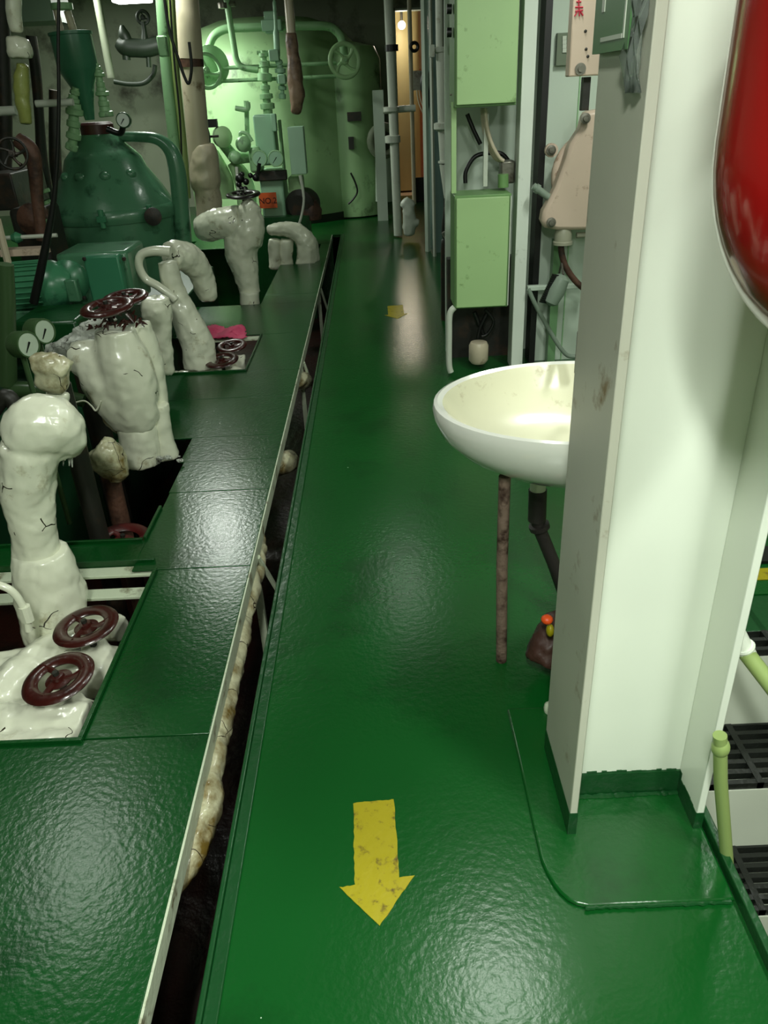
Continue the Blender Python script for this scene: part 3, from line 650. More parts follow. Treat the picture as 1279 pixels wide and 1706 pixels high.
# dark valve chest on back wall
t = thing('valve_chest', 'dark silhouetted valve manifold on the dim wall below the bright lamp', 'valve manifold', W(235, 100, y=11.5))
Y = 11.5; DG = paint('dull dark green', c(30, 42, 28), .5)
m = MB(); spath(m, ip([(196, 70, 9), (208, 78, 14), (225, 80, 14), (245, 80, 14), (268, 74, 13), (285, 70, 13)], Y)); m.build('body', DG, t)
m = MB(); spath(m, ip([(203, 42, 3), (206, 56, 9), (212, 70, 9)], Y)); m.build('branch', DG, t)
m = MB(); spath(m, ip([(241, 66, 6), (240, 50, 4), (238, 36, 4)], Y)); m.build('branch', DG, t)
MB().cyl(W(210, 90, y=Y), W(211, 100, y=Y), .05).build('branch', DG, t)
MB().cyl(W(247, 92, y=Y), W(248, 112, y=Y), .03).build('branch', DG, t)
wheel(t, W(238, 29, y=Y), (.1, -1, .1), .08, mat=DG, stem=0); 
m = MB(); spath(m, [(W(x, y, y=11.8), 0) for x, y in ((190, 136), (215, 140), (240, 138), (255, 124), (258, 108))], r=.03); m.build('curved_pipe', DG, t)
m = MB().cyl(W(160, -10, y=11.9), W(185, 130, y=11.9), .05); tag(m.build('wall_pipe', WALLD), 'faint grey slanting pipe on the dim wall left of the manifold', 'pipe')
# ceiling ducts / beams at the very top
o = MB().box(-5.2, -2.9, 8.6, 9.1, 2.25, 2.6).build('ceiling_duct', paint('duct green', c(80, 100, 80), .5)); tag(o, 'dim green duct under the ceiling at the upper left', 'duct')

# ============================================================ BIG BEIGE PIPE + green pipes
Y = 7.6
t = thing('beige_riser_pipe', 'thick beige vertical pipe with brown bands left of the boiler', 'pipe', W(338, 340, y=Y))
k_ = depth(W(320, 160, y=Y))/F
m = MB(); m.tube([W(306, -30, y=Y), W(317, 98, y=Y)], 21*k_, 24); m.build('upper_pipe', BEIGE, t)
MB().tube([W(317, 97, y=Y), W(319, 112, y=Y)], 20.5*k_, 24).build('brown_band', RUST, t)
MB().tube([W(319, 111, y=Y), W(334, 280, y=Y)], 19*k_, 24).build('middle_pipe', BEIGE, t)
blobthing('lower_lagging', '', '', [ip([(336, 240, 20), (340, 262, 24), (342, 300, 26), (344, 312, 24)], Y), ip([(345, 316, 21), (348, 340, 22), (350, 380, 22)], Y)], BEIGE, .016, 2, ((.1, .02),), parent=t)
for i, (pts, r, mat, lab) in enumerate([
    ([(268, -20), (276, 100), (290, 240), (300, 330)], 9, MINT, 'dull green vertical pipe just left of the thick beige pipe'),
    ([(284, -20), (292, 110), (305, 240), (312, 330)], 6, PIPEG, 'slender green pipe touching the thick beige pipe on its left')]):
    o = MB(); spath(o, [(W(x, y, y=7.3), r*k_) for x, y in pts]); GRP = o.build('green_riser_pipe', mat); tag(GRP, lab, 'pipe'); GR0 = GRP if i == 0 else GR0
m = MB(); spath(m, [(W(x, y, y=7.2), 0) for x, y in ((274, 0), (282, 50), (296, 95), (308, 130), (315, 138), (319, 110), (315, 70))], r=.012); tag(m.build('black_wire', BLACK), 'black wire looped across the thick beige pipe', 'wire')
m = MB(); spath(m, [(W(x, y, y=7.2), 0) for x, y in ((283, 0), (287, 60), (291, 110), (300, 200), (303, 290))], r=.008); tag(m.build('black_wire', BLACK), 'straight black wire running down the green pipes', 'wire')
o = MB().box(W(262, 60, y=7.1).x, W(277, 60, y=7.1).x, 7.05, 7.12, W(270, 95, y=7.1).z, W(270, 60, y=7.1).z).build('pipe_bracket', MINT, GR0, bevel=.01)

# ============================================================ BOILER / TANK
tc_ = W(470, 338, y=12.2); tc_.z = 0; kt = depth(W(470, 250, y=11.3))/F
t = thing('boiler', 'large pale green cylindrical boiler at the far end of the room', 'boiler', (tc_.x, 12.15, 0))
RT = 1.25; CXT = W(468, 300, y=12.3).x
MB().lathe((CXT, 12.15, 0), [(RT*.98, .05), (RT, .08), (RT, 1.95), (RT*.96, 2.1), (RT*.8, 2.3), (RT*.5, 2.42), (.05, 2.46)], n=64).build('shell', TANK, t)
MB().lathe((CXT, 12.15, .0), [(RT*1.01, 0), (RT*1.01, .1), (RT*.9, .1)], n=64).build('base_ring', DG, t)
p1, p2 = W(520, 40, y=11.3), W(618, 338, y=11.3)
MB().lathe(((p1.x+p2.x)/2+.05, 11.75, 0), [(.47, .02), (.47, 1.9), (.4, 2.05), (.1, 2.12)], n=48).build('furnace_shell', TANK, t, label='narrower pale green shell on the right side')
m = MB()
for (x0, y0, x1, y1) in ((578, 187, 602, 201), (580, 228, 590, 248)):
    a, b = W(x0, y0, y=11.28), W(x1, y1, y=11.28); MB().box(a.x, b.x, 11.22, 11.33, b.z, a.z).build('name_plate', DARK, t)
# dark frame at right edge of the boiler
o = MB().box(W(622, 200, y=11.0).x, W(640, 200, y=11.0).x, 10.95, 11.05, 0, W(630, 150, y=11.0).z).build('side_panel', PALE); tag(o, 'dim grey panel standing right of the boiler', 'panel')
m = MB(); spath(m, [(W(x, y, y=11.2), 0) for x, y in ((584, 288), (592, 305), (595, 320), (588, 332), (580, 340))], r=.012); tag(m.build('thin_cable', BLACK), 'thin dark cable curling down the foot of the boiler', 'cable')
t = thing('ring_flange_pipe', 'dim grey pipe with a big ring flange right of the boiler', 'pipe', W(640, 330, y=11))
m = MB(); m.torus(W(638, 235, y=11.2), 22*depth(W(638, 235, y=11.2))/F, .05, (.3, -1, 0)); m.build('ring', WALLD, t)
MB().tube([W(640, 260, y=11.3), W(640, 335, y=11.3)], .12, 16).build('leg_pipe', PALE, t)

# front piping of the boiler
Y = 10.4; kb = depth(W(450, 100, y=Y))/F
t = thing('boiler_feed_piping', 'pale green pipe arch with rods and two handwheels in front of the boiler', 'piping', W(450, 200, y=Y))
m = MB(); spath(m, [(W(x, y, y=Y), 0) for x, y in ((347, 95), (349, 75), (358, 58), (378, 48), (410, 46), (440, 45))], r=6.5*kb); m.build('arch_pipe', MINT, t)
m = MB(); spath(m, [(W(x, y, y=Y), 0) for x, y in ((468, 43), (510, 43), (545, 44), (560, 52), (569, 66), (574, 92))], r=6.5*kb); m.build('arch_pipe', MINT, t)
a, b = W(440, 20, y=Y), W(464, 56, y=Y); MB().box(a.x, b.x, Y-.1, Y+.1, b.z, a.z).box(W(436, 32, y=Y).x, W(470, 32, y=Y).x, Y-.12, Y+.12, W(440, 54, y=Y).z, W(440, 34, y=Y).z).build('junction_block', MINT2, t, bevel=.01)
for (p, q) in (((360, 114), (560, 105)), ((352, 136), (560, 127))):
    MB().cyl(W(*p, y=Y-.1), W(*q, y=Y-.1), 3*kb, 10).build('control_rod', MINT, t)
wheel(t, W(343, 118, y=Y-.35), (.5, -.85, .1), 26*kb, mat=MINT, spokes=3, wide=1, rr=.12, stem=.3, stemmat=MINT)
MB().lathe(W(350, 110, y=Y-.1), [(30*kb, 0), (30*kb, .05), (18*kb, .08), (.02, .1)], (.4, -.9, 0), 28).build('round_cover', MINT, t)
wheel(t, W(574, 101, y=Y-.2), (.25, -.95, .1), 26*kb, mat=TANK, spokes=4, wide=1.2, rr=.12, stem=.3, stemmat=MINT)
m = MB(); spath(m, [(W(x, y, y=Y-.15), 0) for x, y in ((376, -10), (382, 30), (390, 80), (394, 100), (404, 112), (430, 117))], r=5*kb); m.build('bent_pipe', MINT, t)
MB().cyl(W(372, 8, y=Y-.15), W(392, 6, y=Y-.15), .03, 8).lathe(W(372, 14, y=Y-.15), [(.06, 0), (.06, .05), (.02, .05)], n=12).build('pipe_fitting', STEEL, t)
# manifold in centre
def vs_(pts, y, mat, nm): 
    q = ip(pts, y); m = MB()
    for i in range(len(q)-1):
        p, r = q[i]; p2 = q[i+1][0]; L_ = (p2-p).length
        m.lathe(p, [(r*.8, 0), (r, .05*L_), (r, .55*L_), (r*.55, .65*L_), (r*.55, L_)], p2-p, 16)
    return m.build(nm, mat, t)
vs_([(447, 205, 14), (446, 182, 12), (444, 165, 11), (442, 150, 8), (441, 136, 12), (441, 112, 9), (439, 95, 8), (438, 84, 5)], Y-.3, MINT, 'control_valve')
vs_([(470, 165, 6), (470, 150, 7), (470, 138, 9), (467, 122, 9), (466, 108, 6), (462, 96, 5), (458, 20, 3), (456, -10, 3)], Y-.3, MINT2, 'control_valve')
a, b = W(448, 83, y=Y-.3), W(466, 102, y=Y-.3); MB().box(a.x, b.x, Y-.38, Y-.22, b.z, a.z).build('actuator', MINT2, t, bevel=.01)
a, b = W(463, 124, y=Y-.34), W(477, 140, y=Y-.34); MB().box(a.x, b.x, Y-.42, Y-.3, b.z, a.z).build('actuator', MINT2, t, bevel=.01)
MB().cyl(W(428, 88, y=Y-.3), W(446, 88, y=Y-.3), .02, 8).build('lever', MINT, t)
# brown pipe
Y2 = 9.6; kq = depth(W(490, 90, y=Y2))/F
t = thing('rusty_riser_pipe', 'brown rusty lagged pipe running down the middle of the boiler front', 'pipe', W(492, 190, y=Y2))
MB().cyl(W(479, -20, y=Y2), W(485, 55, y=Y2), 7.5*kq, 20).build('bare_pipe', BEIGE, t)
blobthing('burnt_lagging', '', '', [ip([(485, 55, 9), (488, 85, 11), (491, 120, 13), (495, 160, 13), (493, 190, 7)], Y2)], paint('burnt lagging', c(128, 104, 84), .5, .5, 20, c(60, 42, 32), .4, 5), .02, 2, ((.15, .04),), parent=t)
# feed unit
o = MB().box(-1.6, -.72, 9.12, 9.38, -.8, .35).build('pump_foundation', GREENP); tag(o, 'green foundation block carrying the NO.2 pump unit', 'foundation')
Y = 9.2; kf = depth(W(450, 300, y=Y))/F
t = thing('burner_pump_unit', 'pale green pump and valve unit marked NO.2 in front of the boiler', 'pump', W(460, 360, y=Y))
def bx(x0, y0, x1, y1, yy, d, nm, mat, bev=.01):
    a, b = W(x0, y0, y=yy), W(x1, y1, y=yy); return MB().box(a.x, b.x, yy, yy+d, b.z, a.z).build(nm, mat, t, bevel=bev)
bx(420, 192, 462, 275, Y+.1, .35, 'valve_block', MINT2, .02)
bx(450, 190, 461, 219, Y-.0, .12, 'solenoid', MINT2)
bx(462, 200, 474, 290, Y+.15, .2, 'side_block', MINT)
bx(430, 286, 478, 372, Y+.05, .5, 'pump_housing', MINT2, .03)
bx(412, 245, 436, 288, Y, .3, 'filter_body', MINT, .03)
nb = bx(430, 322, 462, 346, Y-.06, .02, 'number_plate', ORANGE, 0)
bx(424, 286, 478, 300, Y-.02, .1, 'recess_shade', DARK)  # solid dark strip standing in for the shade of a recess
bx(478, 212, 511, 290, Y-.1, .2, 'control_box', paint('pale box', c(160, 196, 168), .4), .006)
txt = bpy.data.curves.new('lettering', 'FONT'); txt.body = 'NO.2'; txt.size = 13*kf; txt.extrude = .001; txt.align_x = 'CENTER'; txt.align_y = 'CENTER'
to = bpy.data.objects.new('lettering_tmp', txt); COL.objects.link(to); bpy.context.view_layer.update()
me = bpy.data.meshes.new_from_object(to.evaluated_get(bpy.context.evaluated_depsgraph_get())); bpy.data.objects.remove(to)
wp = W(446, 335, y=Y-.063); Mx = Matrix.Translation(wp-ORI[t.name]) @ Matrix.Rotation(math.radians(90), 4, 'X'); me.transform(Mx)
me.materials.clear(); me.materials.append(TEXTD); lo = bpy.data.objects.new('number_lettering', me); COL.objects.link(lo); lo.parent = nb
for (x, y) in ((432, 264), (459, 264)):
    gauge(W(x, y, y=Y-.12), (0, -1, .05), 12.5*kf, '', parent=t, body=MINT, face=MINT2, th=.06)
for (x, y, r) in ((367, 228, 16), (402, 240, 12), (388, 262, 10)):
    MB().lathe(W(x, y, y=Y), [(r*kf*.9, 0), (r*kf, .02), (r*kf, .07), (r*kf*.5, .1), (.01, .11)], (.6, -.8, 0), 20).build('round_valve', MINT if x != 367 else TANK, t)
m = MB(); spath(m, ip([(366, 232, 9), (380, 250, 9), (392, 262, 10), (410, 262, 9), (425, 262, 8)], Y+.1)); m.build('manifold_pipe', MINT, t)
m = MB(); spath(m, ip([(392, 180, 4), (411, 182, 4.5), (412, 170, 4.5)], Y+.1)); m.cyl(W(410, 168, y=Y+.2), W(412, 230, y=Y+.2), 4*kf); spath(m, ip([(404, 240, 3), (400, 222, 3), (412, 224, 3), (420, 236, 3)], Y)); m.build('small_pipe', MINT, t)
m = MB(); spath(m, ip([(352, 255, 12), (372, 300, 16), (376, 330, 14)], Y+.2)); spath(m, ip([(386, 270, 9), (400, 290, 14), (410, 320, 16), (412, 360, 16)], Y+.2)); m.build('pipe_body', TANK, t)
MB().cyl(W(394, 278, y=Y-.2), W(397, 316, y=Y-.2), 2.6*kf, 8).build('drain_rod', PIPEW, t)
m = MB(); spath(m, ip([(500, 292, 3), (506, 330, 2.2), (502, 360, 2.2), (496, 378, 2.2)], Y-.15)); m.build('drain_hose', PIPEW, t)
MB().lathe(W(512, 338, y=Y+.3), [(24*kf, 0), (26*kf, .04), (26*kf, .25), (18*kf, .3)], (-.3, -1, 0), 28).build('motor_end', DARK, t)
MB().lathe(W(518, 365, y=Y+.1), [(18*kf, 0), (20*kf, .1), (12*kf, .2)], (0, 0, 1), 20).build('motor_foot', RUST, t)
MB().box(W(478, 300, y=Y).x, W(502, 300, y=Y).x, Y+.1, Y+.4, W(490, 385, y=Y).z, W(490, 296, y=Y).z).build('pedestal', TANK, t, bevel=.02)
m = MB(); random.seed(8)
for k in range(9): m.ball(W(404+random.uniform(-8, 22), 312+random.uniform(-22, 6), y=Y-.35), random.uniform(.02, .05), 2)
m.cyl(W(432, 272, y=Y-.3), W(428, 300, y=Y-.3), .02, 8); m.build('greasy_linkage', BLACK, t)
wheel(t, W(345, 228, y=Y-.3), (-.9, -.4, 0), 15*kf, mat=BLACK, stem=.12)
bx(343, 199, 362, 212, Y-.1, .06, 'tag_plate', BLACK, 0)

# ============================================================ FAR RIGHT PIPES
def vpipe(name, lab, x0, y0, x1, y1, r, yy, mat, extra=None, n=16):
    k = depth(W(x0, (y0+y1)/2, y=yy))/F; bot = W(x1, y1, y=yy); top = W(x0, y0, y=yy)
    t = thing(name, lab, 'pipe', bot); MB().cyl(top, bot, r*k, n).build('pipe', mat, t)
    for (fx, fy, fr, fh) in (extra or ()):
        MB().lathe(W(fx, fy, y=yy), [(fr*k*.8, -fh*k*.6), (fr*k, -fh*k*.5), (fr*k, fh*k*.5), (fr*k*.8, fh*k*.6)], top-bot, 16).build('flange', mat, t)
    return t
vpipe('white_standpipe', 'white standpipe with a black clamp left of the far doorway', 646, -20, 663, 392, 7.5, 9.6, PIPEW, [(654, 232, 13, 10), (652, 182, 13, 6)])
o = MB().lathe(W(652, 80, y=9.6), [(.062, -.03), (.072, -.03), (.072, .03), (.062, .03)], n=20).build('pipe_clamp', BLACK); tag(o, 'black clamp around the white standpipe', 'clamp')
o = MB().cyl(W(638, 184, y=9.7), W(692, 180, y=9.7), .035, 12).build('cross_pipe', PIPEW); tag(o, 'short pale pipe crossing behind the white standpipe', 'pipe')
t = vpipe('thin_doorway_pipe', 'thin pale pipe standing before the lit doorway', 681, -20, 690, 340, 3.5, 9.8, BEIGE)
m = MB(); m.torus(W(690, 78, y=9.78), 6*depth(W(691, 78, y=9.7))/F, .018, (0, -1, 0), 20, 8); m.build('ring_hook', BLACK, t)
t = thing('lagged_valve', 'small white knobbly valve at the foot of the doorway pipes', 'valve', W(680, 395, y=9.3))
blobthing('lagging', '', '', [ip([(670, 345, 6), (678, 335, 7), (688, 345, 7)], 9.3), ip([(680, 340, 8), (681, 362, 11), (682, 392, 9)], 9.3), ip([(682, 370, 6), (698, 372, 6)], 9.3)], PIPEW, .018, 2, ((.08, .03),), parent=t)
vpipe('grey_post', 'slim grey post right of the lit doorway', 705, -20, 713, 428, 5, 8.6, PALE, n=4)
vpipe('white_post', 'slim white post beside the grey post by the doorway', 716, -20, 724, 436, 3, 8.3, PIPEW, n=4)
o = MB().box(W(719, 300, y=8.6).x, W(737, 300, y=8.6).x, 8.5, 9, 0, 2.9).build('grey_cabinet', paint('grey panel', c(92, 118, 112), .4)); tag(o, 'tall dull grey cabinet side behind the white duct', 'cabinet')
t = thing('white_duct', 'white vertical duct pipe with stepped flanges left of the green boxes', 'duct', W(740, 330, y=7.2))
k7 = depth(W(735, 150, y=7.2))/F
for (x0, y0, x1, y1, r) in ((731, -20, 732, 80, 6), (735, 88, 738, 205, 9), (741, 216, 744, 268, 12), (744, 272, 752, 330, 13)):
    MB().cyl(W(x0, y0, y=7.2), W(x1, y1, y=7.2), r*k7, 24).build('duct_section', PIPEW, t)
for (x, y, r, h) in ((733, 84, 10, 8), (739, 211, 17, 11), (743, 270, 14, 4)):
    MB().lathe(W(x, y, y=7.2), [(r*k7*.7, -h*k7*.6), (r*k7, -h*k7*.3), (r*k7, h*k7*.5), (r*k7*.8, h*k7*.6)], n=24).build('flange', PIPEW, t)
a, b = W(715, 75, y=7.15), W(723, 95, y=7.15); o = MB().box(a.x, b.x, 7.1, 7.2, b.z, a.z).build('white_bracket', PIPEW); tag(o, 'small white bracket beside the white duct', 'bracket')
t = thing('far_switch_gear', 'dark switch and cable bundle by the lit doorway', 'switch', W(700, 190, y=8.9))
bxs = MB(); a, b = W(688, 118, y=8.9), W(703, 150, y=8.9); bxs.box(a.x, b.x, 8.85, 8.95, b.z, a.z); bxs.build('switch_box', STEEL, t)
m = MB(); spath(m, ip([(708, 116, 4), (706, 140, 7), (710, 165, 6), (709, 190, 4)], 8.8)); m.build('cable_bundle', BLACK, t)
m = MB(); spath(m, ip([(694, 150, 1), (697, 170, 1), (704, 188, 1)], 8.85)); spath(m, ip([(698, 150, 1), (701, 168, 1), (706, 180, 1)], 8.85)); m.build('loose_leads', BEIGE, t)
o = MB().box(W(690, 300, y=12.8).x, W(706, 300, y=12.8).x, 12.8, 12.85, W(698, 335, y=12.8).z, W(698, 296, y=12.8).z).build('dark_locker', DARK); tag(o, 'dark low locker in front of the lit doorway', 'locker')
# doorway inside: cylinder panel (yellowish tank) and orange wall
o = MB().lathe((W(668, 100, y=14.4).x-.02, 14.6, 0), [(.32, 0), (.32, 2.9), (.1, 3)], n=36).build('ochre_tank', paint('ochre', c(206, 192, 140), .5)); tag(o, 'ochre column in the warmly lit room behind the doorway', 'tank')
o = MB().box(W(692, 100, y=15).x, W(712, 100, y=15).x, 15, 15.04, 0, W(700, 115, y=15).z).build('reddish_panel', paint('salmon panel', c(220, 150, 125), .6)); tag(o, 'salmon-coloured panel in the warmly lit room', 'panel')
t = thing('warm_bulb_lamp', 'glowing warm bulb lamp in the lit doorway', 'lamp', W(668, 60, y=13.9))
bp = W(669, 42, y=13.9); MB().ball(bp, .06, 2).build('bulb', BULB, t); MB().cyl(bp+V((0, .02, .06)), bp+V((0, .05, .35)), .02, 8).build('holder', DARK, t)
l = bpy.data.lights.new('warm_light', 'POINT'); l.energy = 20; l.color = (1, .88, .72); l.shadow_soft_size = .08; lo = bpy.data.objects.new('warm_light', l); COL.objects.link(lo); lo.location = bp-ORI[t.name]-V((0, .12, .02)); lo.parent = t

# ============================================================ ELECTRIC BOXES, POST
Y = 4.5
t = thing('upper_electric_box', 'upper light green electric box hung beside the walkway', 'electric box', W(800, 180, y=Y))
a, b = W(757, 180, y=Y), W(860, 163, y=Y)
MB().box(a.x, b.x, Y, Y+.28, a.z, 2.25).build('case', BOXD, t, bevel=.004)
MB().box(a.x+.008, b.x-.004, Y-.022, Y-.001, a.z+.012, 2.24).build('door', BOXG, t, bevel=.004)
for py in (15, 54): MB().cyl(W(752, py, y=Y+.08), W(744, py, y=Y+.08), .022, 14).build('push_button', BLACK, t)
MB().ball(W(751, 158, y=Y-.0), .006, 1).build('screw', STEEL, t)
t = thing('lower_electric_box', 'lower light green electric box hung beside the walkway', 'electric box', W(800, 512, y=Y))
a, b = W(757, 515, y=Y), W(852, 322, y=Y)
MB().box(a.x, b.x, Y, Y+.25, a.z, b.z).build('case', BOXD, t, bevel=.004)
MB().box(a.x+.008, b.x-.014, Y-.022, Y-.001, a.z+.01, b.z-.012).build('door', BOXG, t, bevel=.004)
MB().box(b.x-.006, b.x, Y-.012, Y, a.z+.01, b.z-.012).build('door_edge', PIPEW, t)
# bracket posts
o = MB(); spath(o, [(p, .018) for p in (W(757, 512, y=Y), W(749, 524, y=Y), W(748, 560, y=Y), W(748, 606, y=Y), W(751, 620, y=Y))], k=5); tag(o.build('bracket_leg', PIPEW), 'white curved leg below the lower electric box', 'leg')
o = MB().box(W(752, 250, y=4.56).x, W(760, 250, y=4.56).x, 4.56, 4.6, W(757, 322, y=4.56).z, W(757, 170, y=4.56).z).build('angle_support', BOXG); tag(o, 'thin pale support between the two green boxes', 'support')
o = MB().box(W(805, 250, y=4.7).x, W(812, 250, y=4.7).x, 4.68, 4.71, W(808, 310, y=4.7).z, W(808, 180, y=4.7).z).build('conduit', PIPEW); tag(o, 'white upright conduit in the gap between the green boxes', 'conduit')
CL = ['leftmost of the four beige cables in the gap between the green boxes', 'second from left of the four beige cables between the green boxes', 'third from left of the four beige cables between the green boxes', 'rightmost of the four beige cables in the gap between the green boxes']
for i, dx in enumerate((0, 4, 8, 12)):
    m = MB(); spath(m, [(W(x, y, y=4.72-.02*i), 0) for x, y in ((803+dx*.4, 180), (805+dx*.5, 210), (812+dx*.6, 240), (823+dx*.7, 262), (832+dx*.6, 268))], r=.010, k=5)
    o = m.build('grey_cable', BEIGE); tag(o, CL[i], 'cable', 'cables between the green boxes')
m = MB(); spath(m, [(W(x, y, y=4.8), 0) for x, y in ((775, 305), (776, 285), (790, 262), (812, 255), (835, 256), (848, 270))], r=.012); spath(m, [(W(x, y, y=4.8), 0) for x, y in ((778, 190), (788, 215), (800, 240))], r=.012); tag(m.build('dark_cable_loop', BLACK), 'dark arched cable behind the beige cables', 'cable')
t = thing('cable_gland_box', 'grey cable gland fitting on top of the lower electric box', 'fitting', W(845, 300, y=4.7))
a, b = W(834, 268, y=4.68), W(856, 305, y=4.68); MB().box(a.x, b.x, 4.66, 4.76, b.z, a.z).build('body', STEEL, t, bevel=.01)
MB().cyl(W(838, 290, y=4.64), W(838, 312, y=4.64), .03, 12).build('gland', BOXD, t)
m = MB(); spath(m, [(W(x, y, y=4.72), 0) for x, y in ((790, 520), (800, 545), (806, 560))], r=.014); spath(m, [(W(x, y, y=4.7), 0) for x, y in ((812, 520), (800, 545), (796, 565), (800, 578))], r=.012); spath(m, [(W(x, y, y=4.66), 0) for x, y in ((808, 515), (822, 535), (812, 556), (802, 560))], r=.01)
tag(m.build('cable_tangle', BLACK), 'dark cable tangle hanging below the lower electric box', 'cables')
p = W(797, 585, y=4.62); o = MB().lathe((p.x, p.y, W(797, 604, y=4.62).z), [(.045, 0), (.06, .02), (.06, .11), (.05, .13), (.02, .13)], n=24).build('cable_pot', BEIGE); tag(o, 'stained cream pot below the cable tangle', 'pot')
o = MB().box(.44, .86, 4.86, 4.94, 0, .62).build('dark_back_plate', DARK); tag(o, 'dark plate behind the space below the lower green box', 'plate')
o = MB().box(.805, .875, 4.58, 4.72, 0, 3.1).build('frame_post', paint('post white', c(222, 230, 218), .4, .05, 8, c(120, 130, 110), .05, 5), bevel=.003); tag(o, 'tall white square post right of the green electric boxes', 'post')
# duct edge/plates left of boxes
t = thing('small_pump', 'small grey pump and fittings in the dark gap left of the green boxes', 'pump', W(742, 410, y=5.8))
m = MB(); spath(m, ip([(744, 330, 5), (746, 350, 8), (744, 380, 9), (745, 400, 8), (742, 415, 8), (742, 540, 8)], 5.8)); m.build('body', DARK, t)
MB().cyl(W(744, 345, y=5.75), W(746, 362, y=5.75), .02, 8).cyl(W(741, 385, y=5.75), W(748, 398, y=5.75), .03, 8).build('fittings', STEEL, t)
o = MB().box(W(746, 450, y=5.2).x, .5, 5.2, 5.26, 0, .95).build('locker', paint('dark grey', c(60, 66, 60), .5)); tag(o, 'dark grey narrow locker left of the lower green box', 'locker')

# ============================================================ THINGS ON PALE WALL
Y = 4.45; kl = depth(W(940, 290, y=Y))/F
t = thing('floodlight', 'cream cast-iron floodlight body seen edge-on beside the pillar', 'floodlight', W(940, 385, y=Y))
poly = [(1010, 180), (975, 186), (966, 215), (950, 240), (944, 262), (926, 312), (912, 340), (905, 352), (902, 368), (908, 380), (930, 384), (1010, 384)]
m = MB(); A = [m.bm.verts.new(W(x, y, y=Y)) for x, y in poly]; B = [m.bm.verts.new(W(x, y, y=Y)+V((0, .1, 0))) for x, y in poly]
m.bm.faces.new(A); m.bm.faces.new(B[::-1])
for i in range(len(poly)): m.bm.faces.new((A[i], A[(i+1) % len(poly)], B[(i+1) % len(poly)], B[i]))
m.build('body', PINKC, t, bevel=.02)
MB().torus(W(985, 290, y=Y+.13), 60*kl, .03, (0, -1, 0), 40, 10).lathe(W(985, 290, y=Y+.2), [(54*kl, 0), (58*kl, .02), (58*kl, .06), (10*kl, .07)], (0, -1, 0), 40).build('rim', PINKC, t)
for (x, y) in ((974, 197), (917, 370), (917, 250)):
    MB().lathe(W(x, y, y=Y-.02+(.12 if x == 917 and y == 250 else 0)), [(7*kl, 0), (8*kl, .01), (8*kl, .02), (4.5*kl, .022), (4.5*kl, .035), (.1*kl, .036)], (0, -1, 0), 16).build('bolt', STEEL, t)
MB().lathe(W(917, 250, y=Y+.13), [(11*kl, 0), (11*kl, .03), (1*kl, .031)], (0, -1, 0), 16).build('ear', PINKC, t)
MB().lathe(W(937, 404, y=Y+.05), [(17*kl, -.01), (17*kl, .005), (15*kl, .01), (15*kl, .05), (12*kl, .08)], (0, 0, 1), 24).lathe(W(960, 392, y=Y+.05), [(5*kl, 0), (5*kl, .05)], (1, 0, 0), 10).build('gland', paint('gland grey', c(150, 150, 130), .4), t)
m = MB(); spath(m, [(W(x, y, y=Y+.05), 0) for x, y in ((934, 402), (936, 425), (944, 448), (962, 472), (985, 490))], r=5.5*kl); m.build('cable', RUST, t)
o = MB(); o.cyl(W(888, 310, y=4.5), W(930, 340, y=4.5), 6*kl, 14); o.lathe(W(892, 313, y=4.5), [(8*kl, 0), (8*kl, .02), (5*kl, .02)], (1, 0, -.6), 14); tag(o.build('conduit', paint('grey pipe', c(130, 145, 130), .4)), 'grey conduit arm running from the post to the floodlight', 'conduit')
o = MB().box(W(878, 478, y=4.6).x, W(975, 478, y=4.6).x, 4.58, 4.62, W(920, 482, y=4.6).z, W(920, 474, y=4.6).z).build('cross_rail', PALE, bevel=.004); tag(o, 'pale horizontal rail behind the brush', 'rail')
o = MB(); spath(o, [(W(x, y, y=4.55), 0) for x, y in ((880, 482), (893, 510), (912, 545), (930, 575), (945, 592), (960, 594))], r=4*kl); tag(o.build('diagonal_pipe', paint('grey pipe', c(130, 145, 130), .4)), 'grey pipe slanting down behind the wash basin', 'pipe')
o = MB().box(W(916, 500, y=4.66).x, W(929, 500, y=4.66).x, 4.64, 4.71, 0, W(920, 400, y=4.66).z).build('green_strip', paint('strip green', c(110, 150, 105), .4)); tag(o, 'green vertical strip on the pale wall below the floodlight', 'strip')
# brush
t = thing('brush_head', 'grey ribbed brush head hanging on the pale wall under the floodlight', 'brush', W(925, 510, y=4.4))
a, b = W(938, 458, y=4.4), W(914, 508, y=4.4); d = (b-a)
MB().tube([a, a+d*.1, a+d*.5, a+d*.9, b], [.02, .045, .055, .045, .02], 16).build('body', paint('grey pipe', c(130, 145, 130), .4), t)
m = MB(); nrm = V((-.75, -.4, .25)).normalized()
for k in range(15):
    p = a+d*(.06+.88*k/14); m.tube([p+nrm*.01, p+nrm*.075], .0065, 6)
m.build('bristles', BLACK, t)
MB().tube([a, a+V((.01, .1, .05)), (a.x+.01, 4.60, W(930, 478, y=4.6).z)], .006, 8).build('hanging_loop', STEEL, t)
# signboard / plate small
t = thing('switch_plate', 'small grey panel with pale squares on the wall beside the pink box', 'panel', W(937, 108, y=4.68))
a, b = W(929, 55, y=4.68), W(950, 108, y=4.68); MB().box(a.x, b.x, 4.68, 4.72, b.z, a.z).build('plate', paint('grey green', c(105, 118, 96), .5), t)
m = MB()
for i in range(4):
    a = W(937, 60+i*7, y=4.675); m.box(a.x, a.x+.02, 4.672, 4.68, a.z-.018, a.z)
m.build('squares', PIPEW, t)
